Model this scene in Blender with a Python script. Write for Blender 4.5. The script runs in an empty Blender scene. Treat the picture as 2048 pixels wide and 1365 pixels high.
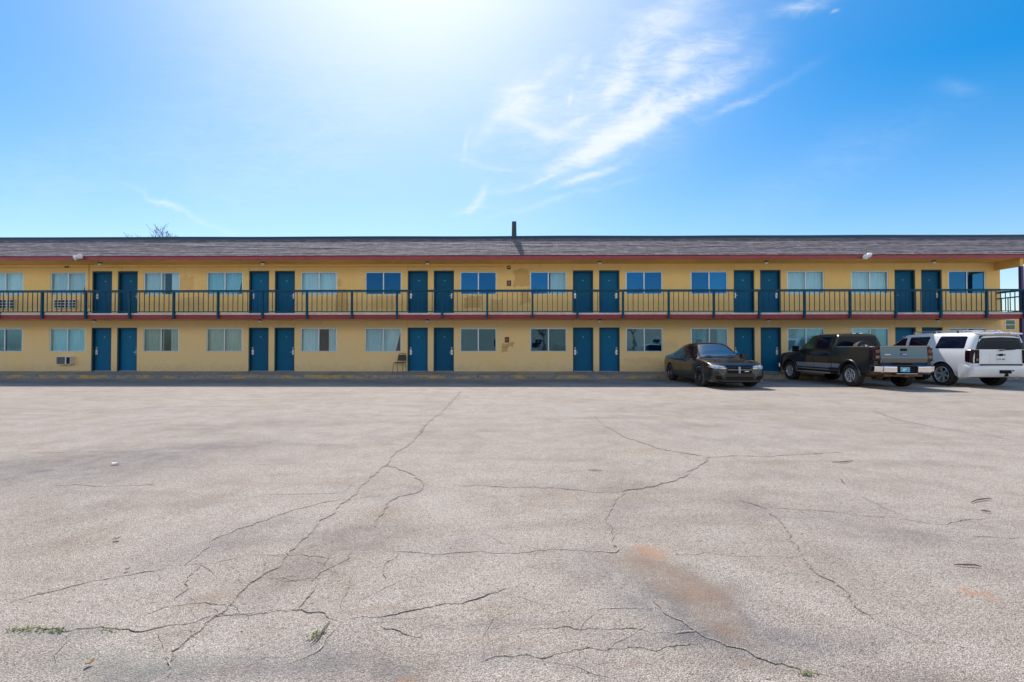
import bpy, bmesh, math, random
from mathutils import Vector, Matrix, noise
from mathutils.bvhtree import BVHTree
R = math.radians
random.seed(7)
scene = bpy.context.scene
COL = scene.collection

# ------------------------------------------------------------------ camera
CAM_H = 1.37
CAM_Y = -21.3
cam_data = bpy.data.cameras.new("camera")
cam_data.sensor_width = 36.0
cam_data.lens = 16.0
cam_data.clip_start = 0.05
cam_data.clip_end = 3000
cam = bpy.data.objects.new("camera", cam_data)
COL.objects.link(cam)
cam.location = (0, CAM_Y, CAM_H)
cam.rotation_euler = (R(90.85), 0, R(0.65))
scene.camera = cam
CM = Matrix.Translation(cam.location) @ cam.rotation_euler.to_matrix().to_4x4()
FPX = 2048 * 16 / 36.0

def ray(px, py):
    d = Vector(((px - 1024) / FPX, (682.5 - py) / FPX, -1))
    return (CM.to_3x3() @ d)

def on_plane_y(px, py, y):
    d = ray(px, py)
    t = (y - CAM_Y) / d.y
    return Vector((d.x * t, y, CAM_H + d.z * t))

def on_ground(px, py, z=0.0):
    d = ray(px, py)
    t = (z - CAM_H) / d.z
    return Vector((d.x * t, CAM_Y + d.y * t, z))

def wx(px, py=600, y=0.0):
    return on_plane_y(px, py, y).x

# ------------------------------------------------------------------ world, sun, exposure
SUN_VEC = Vector((-0.26, 1.0, 1.32)).normalized()
SUN_EL = math.asin(SUN_VEC.z)
SUN_AZ = math.atan2(SUN_VEC.x, SUN_VEC.y)      # from +Y towards +X

world = bpy.data.worlds.new("World")
scene.world = world
world.use_nodes = True
WN = world.node_tree
WN.nodes.clear()

def wnode(t, **kw):
    n = WN.nodes.new(t)
    for k, v in kw.items():
        setattr(n, k, v)
    return n

def wmath(op, a, b=None, c=None, clamp=False):
    n = WN.nodes.new("ShaderNodeMath")
    n.operation = op
    n.use_clamp = clamp
    for i, v in enumerate((a, b, c)):
        if v is None:
            continue
        if isinstance(v, (int, float)):
            n.inputs[i].default_value = v
        else:
            WN.links.new(v, n.inputs[i])
    return n.outputs[0]

SKY_STRENGTH = 0.15
sky = wnode("ShaderNodeTexSky")
sky.sky_type = 'NISHITA'
sky.sun_disc = False
sky.sun_elevation = SUN_EL
sky.sun_rotation = SUN_AZ
sky.altitude = 300
sky.air_density = 1.0
sky.dust_density = 1.2
sky.ozone_density = 3.0
hsv = wnode("ShaderNodeHueSaturation")
hsv.inputs['Hue'].default_value = 0.493
hsv.inputs['Value'].default_value = 1.14
WN.links.new(sky.outputs[0], hsv.inputs['Color'])
tc = wnode("ShaderNodeTexCoord")
sep = wnode("ShaderNodeSeparateXYZ")
WN.links.new(tc.outputs['Generated'], sep.inputs[0])
satr = wnode("ShaderNodeMapRange")
satr.inputs['From Min'].default_value = 0.10
satr.inputs['From Max'].default_value = 0.50
satr.inputs['To Min'].default_value = 1.18
satr.inputs['To Max'].default_value = 1.70
WN.links.new(sep.outputs['Z'], satr.inputs['Value'])
WN.links.new(satr.outputs[0], hsv.inputs['Saturation'])
ysafe = wmath('MAXIMUM', sep.outputs['Y'], 0.12)
U = wmath('DIVIDE', sep.outputs['X'], ysafe)
V = wmath('DIVIDE', sep.outputs['Z'], ysafe)
comb = wnode("ShaderNodeCombineXYZ")
WN.links.new(U, comb.inputs[0])
WN.links.new(V, comb.inputs[1])

def wnoise(rot, sx, sy, scale, detail, dist, off, rough=0.6):
    mp = wnode("ShaderNodeMapping")
    mp.inputs['Location'].default_value = (off, off * 0.37, 0)
    mp.inputs['Rotation'].default_value = (0, 0, rot)
    mp.inputs['Scale'].default_value = (sx, sy, 1)
    WN.links.new(comb.outputs[0], mp.inputs['Vector'])
    nz = wnode("ShaderNodeTexNoise")
    nz.inputs['Scale'].default_value = scale
    nz.inputs['Detail'].default_value = detail
    nz.inputs['Roughness'].default_value = rough
    nz.inputs['Distortion'].default_value = dist
    WN.links.new(mp.outputs[0], nz.inputs['Vector'])
    return nz.outputs['Fac']

def wrange(v, a, b, c=0.0, d=1.0):
    n = wnode("ShaderNodeMapRange")
    n.interpolation_type = 'SMOOTHSTEP'
    n.inputs['From Min'].default_value = a
    n.inputs['From Max'].default_value = b
    n.inputs['To Min'].default_value = c
    n.inputs['To Max'].default_value = d
    WN.links.new(v, n.inputs['Value'])
    return n.outputs[0]

# warp the sky direction a little so that the cirrus edges feather
warp = wnoise(0, 1, 1, 5.0, 4, 0.6, 3.3)
warp2 = wnoise(0, 1, 1, 5.0, 4, 0.6, 9.1)
UW = wmath('ADD', U, wmath('MULTIPLY', wmath('SUBTRACT', warp, 0.5), 0.085))
VW = wmath('ADD', V, wmath('MULTIPLY', wmath('SUBTRACT', warp2, 0.5), 0.075))

def wisp(px, py, length, width, ang, weight):
    u0 = (px - 1024) / FPX
    v0 = (696 - py) / FPX
    ca, sa = math.cos(R(ang)), math.sin(R(ang))
    du = wmath('SUBTRACT', UW, u0)
    dv = wmath('SUBTRACT', VW, v0)
    a = wmath('ADD', wmath('MULTIPLY', du, ca), wmath('MULTIPLY', dv, sa))
    b = wmath('SUBTRACT', wmath('MULTIPLY', dv, ca), wmath('MULTIPLY', du, sa))
    a2 = wmath('POWER', wmath('ABSOLUTE', wmath('DIVIDE', a, length / FPX)), 2.0)
    b2 = wmath('POWER', wmath('ABSOLUTE', wmath('DIVIDE', b, width / FPX)), 2.0)
    g = wmath('EXPONENT', wmath('MULTIPLY', wmath('ADD', a2, b2), -1.0))
    return wmath('MULTIPLY', g, weight)

WISPS = [
    # main stroke, built from overlapping brush marks
    (1150, 312, 70, 13, 24, 0.75), (1205, 285, 85, 20, 30, 1.0), (1265, 248, 75, 24, 33, 1.0), (1330, 212, 80, 22, 24, 0.8), (1400, 190, 60, 13, 18, 0.45),
    # left patch with its curl
    (1022, 205, 44, 36, 55, 1.0), (1062, 165, 70, 16, 42, 0.45), (975, 245, 60, 13, 58, 0.35), (925, 290, 36, 6, 70, 0.30), (965, 322, 70, 6, -12, 0.28),
    (1080, 262, 70, 11, -14, 0.45), (1150, 245, 40, 9, 25, 0.35),
    # puffs between
    (1237, 150, 46, 22, 72, 0.85), (1215, 185, 34, 14, 78, 0.45), (1160, 128, 22, 7, 60, 0.4), (1132, 198, 18, 5, 85, 0.4), (1295, 190, 40, 14, 40, 0.5),
    # upper right streaks
    (1392, 100, 75, 22, 27, 0.62), (1345, 120, 34, 20, 60, 0.45), (1430, 150, 90, 26, 30, 0.35), (1305, 40, 95, 28, 44, 0.45), (1240, 75, 80, 22, 44, 0.28), (1370, 15, 110, 40, 40, 0.25),
    # lower thin streaks
    (1175, 352, 70, 7, 20, 0.7), (1060, 362, 75, 5, 16, 0.45), (1120, 395, 120, 5, 14, 0.22), (952, 398, 24, 9, 55, 0.85), (925, 424, 30, 4, 10, 0.45),
    (1440, 218, 60, 6, 22, 0.28), (1530, 175, 110, 9, 28, 0.08), (1205, 235, 240, 110, 32, 0.26), (1160, 190, 170, 110, 40, 0.22), (1300, 130, 160, 90, 40, 0.15),
    (1592, 8, 50, 12, 14, 0.40), (1660, 18, 9, 5, 20, 0.3), (1905, 178, 34, 14, -10, 0.12), (720, 60, 420, 200, 20, 0.22),
    (312, 402, 62, 6, -26, 0.55), (420, 455, 60, 5, -28, 0.15), (160, 330, 300, 80, 10, 0.10), (560, 330, 260, 70, 25, 0.12), (1650, 330, 260, 50, 25, 0.08),
]
dens = None
for w in WISPS:
    g = wisp(*w)
    dens = g if dens is None else wmath('ADD', dens, g)
streak = wrange(wnoise(R(-32), 1.5, 5.5, 2.2, 9, 1.5, 0.0, 0.62), 0.28, 0.78)
fine = wrange(wnoise(R(-28), 2.0, 5.0, 6.0, 8, 2.0, 4.4, 0.66), 0.30, 0.80)
tex = wmath('ADD', 0.22, wmath('ADD', wmath('MULTIPLY', streak, 0.55), wmath('MULTIPLY', fine, 0.50)))
cloud = wmath('MULTIPLY', dens, tex)
front = wrange(sep.outputs['Y'], 0.10, 0.30)
cloud = wmath('MULTIPLY', cloud, front)
cloud = wmath('MULTIPLY', cloud, 1.15)
cloud = wmath('DIVIDE', cloud, wmath('POWER', wmath('ADD', 1.0, wmath('POWER', cloud, 2.5)), 0.4), clamp=True)
# pale circumsolar veil of thin high haze
dotn = wnode("ShaderNodeVectorMath", operation='DOT_PRODUCT')
WN.links.new(tc.outputs['Generated'], dotn.inputs[0])
dotn.inputs[1].default_value = SUN_VEC
veil = wmath('POWER', wmath('MAXIMUM', dotn.outputs['Value'], 0.0), 13.0)
veil2 = wmath('MULTIPLY', wmath('POWER', wmath('MAXIMUM', dotn.outputs['Value'], 0.0), 5.0), 0.30)
veil = wmath('ADD', wmath('MULTIPLY', veil, 0.5), veil2, clamp=True)
horiz = wmath('POWER', wmath('SUBTRACT', 1.0, wmath('ABSOLUTE', sep.outputs['Z'], clamp=True)), 7.0)
cov = wmath('MAXIMUM', cloud, 0.0)
mixv = wnode("ShaderNodeMix", data_type='RGBA')
WN.links.new(veil, mixv.inputs['Factor'])
WN.links.new(hsv.outputs[0], mixv.inputs[6])
mixv.inputs[7].default_value = (6.2, 6.9, 7.3, 1)
mixc = wnode("ShaderNodeMix", data_type='RGBA')
WN.links.new(cov, mixc.inputs['Factor'])
WN.links.new(mixv.outputs[2], mixc.inputs[6])
mixc.inputs[7].default_value = (6.3, 6.7, 7.0, 1)
# unseen bright cloud bank added behind the viewer to light the shaded facade
back = wrange(wmath('MULTIPLY', sep.outputs['Y'], -1.0), 0.05, 0.30)
backhi = wmath('MULTIPLY', wrange(sep.outputs['Z'], 0.155, 0.215), wrange(sep.outputs['Z'], 0.50, 0.36))
bn = wnode("ShaderNodeTexNoise")
bn.inputs['Scale'].default_value = 2.6
bn.inputs['Detail'].default_value = 8
bn.inputs['Roughness'].default_value = 0.6
WN.links.new(tc.outputs['Generated'], bn.inputs['Vector'])
bcov = wmath('MULTIPLY', wmath('MULTIPLY', wrange(bn.outputs['Fac'], 0.30, 0.52), back), wmath('MULTIPLY', backhi, 0.92))
mixb = wnode("ShaderNodeMix", data_type='RGBA')
WN.links.new(bcov, mixb.inputs['Factor'])
WN.links.new(mixc.outputs[2], mixb.inputs[6])
mixb.inputs[7].default_value = (12.5, 11.6, 10.4, 1)
bg = wnode("ShaderNodeBackground")
bg.inputs['Strength'].default_value = SKY_STRENGTH
WN.links.new(mixb.outputs[2], bg.inputs['Color'])
wo = wnode("ShaderNodeOutputWorld")
WN.links.new(bg.outputs[0], wo.inputs['Surface'])

sun_data = bpy.data.lights.new("sun", 'SUN')
sun_data.energy = 5.0
sun_data.angle = R(0.5)
sun_data.color = (1.0, 0.93, 0.85)
sun = bpy.data.objects.new("sun", sun_data)
COL.objects.link(sun)
sun.rotation_euler = (-SUN_VEC).to_track_quat('-Z', 'Y').to_euler()
sun.location = (-10, 40, 50)

vs = scene.view_settings
vs.view_transform = 'Standard'
vs.look = 'None'
vs.exposure = 0.0
vs.gamma = 1.0
vs.use_curve_mapping = False
scene.cycles.max_bounces = 8
scene.cycles.transparent_max_bounces = 12
scene.cycles.use_denoising = True

# ------------------------------------------------------------------ helpers: objects and tags
def tag(o, label=None, cat=None, group=None, kind=None):
    if label: o['label'] = label
    if cat: o['category'] = cat
    if group: o['group'] = group
    if kind: o['kind'] = kind
    return o

def thing(name, label, cat, loc=(0, 0, 0), rz=0.0, group=None):
    o = bpy.data.objects.new(name, None)
    o.empty_display_size = 0.2
    COL.objects.link(o)
    o.location = loc
    o.rotation_euler = (0, 0, rz)
    return tag(o, label, cat, group)

def copy_tree(o, parent=None):
    c = o.copy()
    COL.objects.link(c)
    c.parent = parent
    for ch in [k for k in bpy.data.objects if k.parent == o]:
        copy_tree(ch, c)
    return c

class MB:
    """collects geometry and links it as one mesh object"""
    def __init__(s):
        s.v = []; s.f = []; s.m = []
    def add(s, verts, faces, mi=0):
        n = len(s.v)
        s.v += [tuple(v) for v in verts]
        for f in faces:
            s.f.append(tuple(i + n for i in f)); s.m.append(mi)
        return s
    def quad(s, a, b, c, d, mi=0):
        return s.add([a, b, c, d], [(0, 1, 2, 3)], mi)
    def box(s, x0, x1, y0, y1, z0, z1, mi=0):
        vs = [(x0, y0, z0), (x1, y0, z0), (x1, y1, z0), (x0, y1, z0), (x0, y0, z1), (x1, y0, z1), (x1, y1, z1), (x0, y1, z1)]
        return s.add(vs, [(0, 3, 2, 1), (4, 5, 6, 7), (0, 1, 5, 4), (1, 2, 6, 5), (2, 3, 7, 6), (3, 0, 4, 7)], mi)
    def tube(s, pts, r, n=10, mi=0, caps=True):
        pts = [Vector(p) for p in pts]
        rs = r if isinstance(r, (list, tuple)) else [r] * len(pts)
        rings = []
        prev = None
        for i, p in enumerate(pts):
            t = (pts[min(i + 1, len(pts) - 1)] - pts[max(i - 1, 0)])
            t = t.normalized() if t.length > 1e-9 else Vector((0, 0, 1))
            if prev is None:
                a = Vector((0, 0, 1)) if abs(t.z) < 0.9 else Vector((1, 0, 0))
                u = t.cross(a).normalized()
            else:
                u = (prev - t * prev.dot(t)).normalized()
            prev = u
            w = t.cross(u)
            rings.append([p + (u * math.cos(2 * math.pi * k / n) + w * math.sin(2 * math.pi * k / n)) * rs[i] for k in range(n)])
        vs = [v for rg in rings for v in rg]
        fs = []
        for i in range(len(rings) - 1):
            for k in range(n):
                fs.append((i * n + k, i * n + (k + 1) % n, (i + 1) * n + (k + 1) % n, (i + 1) * n + k))
        if caps:
            fs.append(tuple(reversed(range(n))))
            fs.append(tuple((len(rings) - 1) * n + k for k in range(n)))
        return s.add(vs, fs, mi)
    def lathe(s, prof, axis='z', origin=(0, 0, 0), n=24, mi=0):
        """prof: list of (r, h) along the axis; closed into a solid when it begins and ends at r=0"""
        o = Vector(origin)
        vs = []
        for r, h in prof:
            for k in range(n):
                a = 2 * math.pi * k / n
                c, d = r * math.cos(a), r * math.sin(a)
                p = {'z': (c, d, h), 'y': (c, h, d), 'x': (h, c, d)}[axis]
                vs.append(o + Vector(p))
        fs = []
        for i in range(len(prof) - 1):
            for k in range(n):
                fs.append((i * n + k, i * n + (k + 1) % n, (i + 1) * n + (k + 1) % n, (i + 1) * n + k))
        return s.add(vs, fs, mi)
    def prism(s, poly, fn, mi=0):
        """poly: 2D outline; fn(a, b, k) -> 3D with k in {0,1} the two ends"""
        n = len(poly)
        vs = [fn(a, b, 0) for a, b in poly] + [fn(a, b, 1) for a, b in poly]
        fs = [tuple(range(n)), tuple(reversed(range(n, 2 * n)))]
        for i in range(n):
            j = (i + 1) % n
            fs.append((i, i + n, j + n, j))
        return s.add(vs, fs, mi)
    def xform(s, M):
        s.v = [tuple(M @ Vector(v)) for v in s.v]
        return s
    def mesh(s, name, smooth=None, clean=True):
        me = bpy.data.meshes.new(name)
        me.from_pydata(s.v, [], s.f)
        for p, m in zip(me.polygons, s.m):
            p.material_index = m
        if clean:
            bm = bmesh.new()
            bm.from_mesh(me)
            bmesh.ops.remove_doubles(bm, verts=bm.verts, dist=1e-5)
            bmesh.ops.recalc_face_normals(bm, faces=bm.faces)
            bm.to_mesh(me)
            bm.free()
        if smooth is not None:
            for p in me.polygons:
                p.use_smooth = True
            me.set_sharp_from_angle(angle=R(smooth))
        return me
    def build(s, name, mats, parent=None, smooth=None, bevel=0.0, clean=True, loc=None):
        me = s.mesh(name, smooth, clean)
        return link(name, me, mats, parent, bevel, loc)

def link(name, me, mats, parent=None, bevel=0.0, loc=None):
    if not isinstance(mats, (list, tuple)):
        mats = [mats]
    me.materials.clear()
    for m in mats:
        me.materials.append(m)
    o = bpy.data.objects.new(name, me)
    COL.objects.link(o)
    if parent is not None:
        o.parent = parent
    if loc is not None:
        o.location = loc
    if bevel:
        b = o.modifiers.new("bevel", 'BEVEL')
        b.width = bevel
        b.segments = 2
        b.limit_method = 'ANGLE'
        b.angle_limit = R(40)
    return o

# ------------------------------------------------------------------ helpers: materials
class Mat:
    def __init__(s, name):
        s.mat = bpy.data.materials.new(name)
        s.mat.use_nodes = True
        s.nt = s.mat.node_tree
        s.nt.nodes.clear()
        s.out = s.nt.nodes.new("ShaderNodeOutputMaterial")
        s.bsdf = s.nt.nodes.new("ShaderNodeBsdfPrincipled")
        s.nt.links.new(s.bsdf.outputs[0], s.out.inputs['Surface'])
        s._co = None
    def node(s, t, **kw):
        n = s.nt.nodes.new(t)
        for k, v in kw.items():
            setattr(n, k, v)
        return n
    def lk(s, a, b):
        s.nt.links.new(a, b)
    def set(s, **kw):
        for k, v in kw.items():
            k = k.replace('_', ' ')
            inp = s.bsdf.inputs[k]
            if isinstance(v, bpy.types.NodeSocket):
                s.lk(v, inp)
            else:
                inp.default_value = v if not isinstance(v, tuple) or len(v) == 4 else (*v, 1)
        return s
    def co(s):
        if s._co is None:
            s._co = s.node("ShaderNodeTexCoord").outputs['Object']
        return s._co
    def noise(s, scale, detail=4, rough=0.55, dist=0.0, stretch=None, vec=None):
        v = vec or s.co()
        if stretch:
            mp = s.node("ShaderNodeMapping")
            mp.inputs['Scale'].default_value = stretch
            s.lk(v, mp.inputs[0])
            v = mp.outputs[0]
        n = s.node("ShaderNodeTexNoise")
        n.inputs['Scale'].default_value = scale
        n.inputs['Detail'].default_value = detail
        n.inputs['Roughness'].default_value = rough
        n.inputs['Distortion'].default_value = dist
        s.lk(v, n.inputs['Vector'])
        return n.outputs['Fac']
    def vor(s, scale, feature='F1', out='Distance', rnd=1.0):
        n = s.node("ShaderNodeTexVoronoi", feature=feature)
        n.inputs['Scale'].default_value = scale
        n.inputs['Randomness'].default_value = rnd
        s.lk(s.co(), n.inputs['Vector'])
        return n.outputs[out]
    def rng(s, v, a, b, c=0.0, d=1.0):
        n = s.node("ShaderNodeMapRange")
        n.inputs['From Min'].default_value = a
        n.inputs['From Max'].default_value = b
        n.inputs['To Min'].default_value = c
        n.inputs['To Max'].default_value = d
        s.lk(v, n.inputs['Value'])
        return n.outputs[0]
    def math(s, op, a, b=None, clamp=False):
        n = s.node("ShaderNodeMath", operation=op)
        n.use_clamp = clamp
        for i, v in enumerate((a, b)):
            if v is None: continue
            if isinstance(v, (int, float)): n.inputs[i].default_value = v
            else: s.lk(v, n.inputs[i])
        return n.outputs[0]
    def mix(s, fac, a, b, blend='MIX'):
        n = s.node("ShaderNodeMix", data_type='RGBA', blend_type=blend)
        for sock, v in ((n.inputs['Factor'], fac), (n.inputs[6], a), (n.inputs[7], b)):
            if isinstance(v, bpy.types.NodeSocket): s.lk(v, sock)
            elif isinstance(v, (int, float)): sock.default_value = v
            else: sock.default_value = (*v, 1) if len(v) == 3 else v
        return n.outputs[2]
    def attr(s, name):
        return s.node("ShaderNodeAttribute", attribute_name=name).outputs['Fac']
    def bump(s, h, strength=0.3, dist=0.01):
        n = s.node("ShaderNodeBump")
        n.inputs['Strength'].default_value = strength
        n.inputs['Distance'].default_value = dist
        s.lk(h, n.inputs['Height'])
        s.lk(n.outputs[0], s.bsdf.inputs['Normal'])
        return s

def tone(m, c, amt):
    oi = m.node("ShaderNodeObjectInfo")
    k = m.rng(oi.outputs['Random'], 0, 1, 1 - amt, 1 + amt)
    cb = m.node("ShaderNodeCombineColor")
    for i in range(3): m.lk(k, cb.inputs[i])
    return m.mix(1.0, c, cb.outputs[0], 'MULTIPLY')

def simple(name, col, rough=0.5, metal=0.0, var=0.12, scale=6.0, bump=0.0, bscale=80, coat=0.0, ior=1.5, stretch=None):
    m = Mat(name)
    n = m.noise(scale, 5, 0.6, stretch=stretch)
    c = m.mix(m.rng(n, 0.3, 0.7), tuple(x * (1 - var) for x in col), tuple(min(1, x * (1 + var)) for x in col))
    m.set(Base_Color=c, Roughness=rough, Metallic=metal, IOR=ior)
    if coat:
        m.set(Coat_Weight=coat, Coat_Roughness=0.04)
    if bump:
        m.bump(m.noise(bscale, 4), bump, 0.004)
    return m.mat

# stucco, with brown repair patches and faint dirt, all at places of their own
def stucco(name, patches):
    m = Mat(name)
    big = m.noise(0.55, 5, 0.6)
    med = m.noise(4.0, 5, 0.6)
    base = m.mix(m.rng(big, 0.3, 0.72), (0.83, 0.565, 0.20), (0.88, 0.63, 0.265))
    base = m.mix(m.rng(med, 0.35, 0.75, 0, 0.35), base, (0.76, 0.50, 0.17))
    drip = m.noise(3.0, 6, 0.65, stretch=(3.0, 1.0, 0.35))
    base = m.mix(m.rng(drip, 0.56, 0.78, 0, 0.28), base, (0.40, 0.25, 0.09))
    sp = m.node("ShaderNodeSeparateXYZ")
    m.lk(m.co(), sp.inputs[0])
    # paler patchy colour on the ground floor, uneven grey-brown along its foot
    low_pale = m.math('MULTIPLY', m.rng(sp.outputs['Z'], 2.70, 2.60), m.rng(m.noise(0.9, 6, 0.7), 0.30, 0.62, 0.25, 0.75))
    base = m.mix(low_pale, base, (0.78, 0.60, 0.34))
    foot = m.math('MULTIPLY', m.rng(m.math('ADD', sp.outputs['Z'], m.math('MULTIPLY', m.noise(1.8, 6, 0.7), 1.1)), 1.25, 0.85), m.rng(m.noise(9, 5, 0.7), 0.3, 0.65, 0.1, 0.5))
    base = m.mix(foot, base, (0.40, 0.35, 0.28))
    wob = m.noise(2.6, 5, 0.6)
    wx_ = m.math('MULTIPLY', m.math('SUBTRACT', wob, 0.5), 0.5)
    for (x, z, hw, hh, amt, col) in patches:
        dx = m.math('DIVIDE', m.math('ABSOLUTE', m.math('ADD', m.math('SUBTRACT', sp.outputs['X'], x), wx_)), hw)
        dz = m.math('DIVIDE', m.math('ABSOLUTE', m.math('ADD', m.math('SUBTRACT', sp.outputs['Z'], z), wx_)), hh)
        d = m.math('MAXIMUM', dx, dz)
        base = m.mix(m.rng(d, 1.03, 0.94, 0, amt), base, col)
    m.set(Base_Color=base, Roughness=0.88)
    h = m.math('ADD', m.math('MULTIPLY', m.noise(60, 4, 0.6), 0.6), m.noise(170, 3, 0.6))
    m.bump(h, 0.35, 0.006)
    return m.mat

def px_patch(px, py, w, h, amt, col=(0.42, 0.235, 0.07)):
    p = on_plane_y(px, py, 0)
    return (p.x, p.z, w / 2 / 42.7, h / 2 / 42.7, amt, col)

PATCH = [px_patch(1045, 556, 36, 34, .5), px_patch(1050, 592, 18, 30, .45), px_patch(945, 606, 34, 24, .5),
         px_patch(992, 612, 26, 28, .35), px_patch(683, 600, 26, 46, .45), px_patch(676, 566, 18, 14, .35),
         px_patch(1016, 690, 22, 9, .6), px_patch(1010, 698, 13, 12, .6), px_patch(905, 556, 10, 8, .3),
         px_patch(1285, 722, 74, 12, .25, (0.46, 0.36, 0.24)), px_patch(380, 610, 50, 34, .22),
         px_patch(372, 566, 30, 26, .25), px_patch(770, 606, 46, 26, .2), px_patch(600, 645, 90, 10, .15),
         px_patch(60, 605, 90, 30, .12), px_patch(1340, 690, 36, 16, .2, (0.50, 0.38, 0.22))]

M = {}
M['stucco'] = stucco("yellow_stucco", PATCH)
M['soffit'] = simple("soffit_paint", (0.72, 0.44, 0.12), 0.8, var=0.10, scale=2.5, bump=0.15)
M['red'] = simple("red_trim", (0.34, 0.045, 0.065), 0.55, var=0.18, scale=3.0)
M['red_dark'] = simple("dark_red_trim", (0.26, 0.022, 0.04), 0.6, var=0.18, scale=3.0)
M['teal'] = simple("teal_paint", (0.003, 0.066, 0.120), 0.6, var=0.10, scale=3.0)
M['door'] = simple("door_paint", (0.003, 0.115, 0.215), 0.55, var=0.10, scale=2.0, bump=0.05, bscale=30)
def door_mat():
    m = Mat("door_paint")
    n = m.noise(2.0, 5, 0.6)
    c = m.mix(m.rng(n, 0.3, 0.7), (0.003, 0.100, 0.215), (0.004, 0.120, 0.250))
    scuff = m.rng(m.noise(7, 6, 0.75, stretch=(1, 1, 0.5)), 0.60, 0.72, 0, 0.4)
    c = m.mix(scuff, c, (0.06, 0.12, 0.17))
    m.set(Base_Color=tone(m, c, 0.22), Roughness=0.55)
    return m.mat
M['door'] = door_mat()
M['door'].node_tree.nodes['Principled BSDF'].inputs['Specular IOR Level'].default_value = 0.15
M['teal'].node_tree.nodes['Principled BSDF'].inputs['Specular IOR Level'].default_value = 0.2
M['frame_teal'] = simple("door_frame_paint", (0.006, 0.050, 0.085), 0.5, var=0.1)
M['navy'] = simple("parapet_metal", (0.012, 0.05, 0.10), 0.45, var=0.15, scale=2.0)
M['fin'] = simple("fin_paint", (0.03, 0.055, 0.07), 0.6, var=0.2, scale=3.0)
M['alu'] = simple("aluminium_frame", (0.52, 0.56, 0.60), 0.38, 0.7, var=0.08, scale=8)
M['alu_dark'] = simple("bronze_frame", (0.10, 0.12, 0.14), 0.4, 0.5, var=0.08)
M['chrome'] = simple("chrome", (0.78, 0.78, 0.80), 0.10, 1.0, var=0.05)
M['satin'] = simple("satin_metal", (0.68, 0.68, 0.70), 0.28, 1.0, var=0.06)
M['handle'] = simple("bright_hardware", (0.80, 0.81, 0.83), 0.25, 0.25, var=0.06)
M['dark_room'] = simple("room_interior", (0.16, 0.14, 0.12), 0.9)
M['concrete_edge'] = simple("slab_edge", (0.58, 0.57, 0.56), 0.8, var=0.2, scale=5, bump=0.2)
M['white_plastic'] = simple("white_plastic", (0.78, 0.79, 0.80), 0.4, var=0.05)
M['lens'] = simple("lamp_glass", (0.80, 0.80, 0.76), 0.2, var=0.05)
M['black'] = simple("black_plastic", (0.012, 0.012, 0.013), 0.5, var=0.2)
M['rubber'] = simple("rubber", (0.022, 0.021, 0.020), 0.72, var=0.25, scale=14, bump=0.2, bscale=60)
M['grille_metal'] = simple("cream_grille", (0.62, 0.62, 0.58), 0.5, var=0.1)
M['brown_sign'] = simple("brown_sign", (0.10, 0.035, 0.022), 0.5, var=0.1)
M['sign_ink'] = simple("sign_ink", (0.62, 0.52, 0.46), 0.6)
M['post'] = simple("dark_post", (0.05, 0.03, 0.11), 0.5, var=0.15)
M['vinyl'] = simple("black_vinyl", (0.012, 0.013, 0.02), 0.45, var=0.2, scale=12)
M['chair_metal'] = simple("chair_tube", (0.03, 0.025, 0.02), 0.35, 0.6, var=0.15)
M['bark'] = simple("grey_bark", (0.11, 0.10, 0.10), 0.9, var=0.25, scale=8)
M['siding'] = simple("yellow_siding", (0.72, 0.46, 0.16), 0.8, var=0.06, scale=1.0)
M['pale_wall'] = simple("pale_wall", (0.50, 0.50, 0.52), 0.8, var=0.1, scale=1.0)
M['opposite'] = simple("opposite_wall", (0.42, 0.37, 0.31), 0.8, var=0.06, scale=1.0)
M['roof_far'] = simple("far_roof", (0.18, 0.17, 0.17), 0.9, var=0.15)
M['wood'] = simple("dead_wood", (0.17, 0.12, 0.085), 0.9, var=0.35, scale=30)
M['leaf'] = simple("dead_leaf", (0.32, 0.17, 0.06), 0.8, var=0.3, scale=30)
M['paper'] = simple("paper", (0.82, 0.81, 0.78), 0.8, var=0.06)
M['weed'] = simple("weed_green", (0.17, 0.21, 0.06), 0.7, var=0.3, scale=20)

def curtain_mat(name, col):
    m = Mat(name)
    n = m.noise(3.0, 5, 0.6, stretch=(4, 1, 0.5))
    c = m.mix(m.rng(n, 0.3, 0.7), tuple(x * 0.8 for x in col), col)
    m.set(Base_Color=tone(m, c, 0.15), Roughness=0.9)
    return m.mat
M['curtain_white'] = curtain_mat("curtain_white", (0.88, 0.90, 0.90))
M['curtain_teal'] = curtain_mat("curtain_teal", (0.45, 0.72, 0.78))
M['curtain_beige'] = curtain_mat("curtain_beige", (0.62, 0.55, 0.44))

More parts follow.
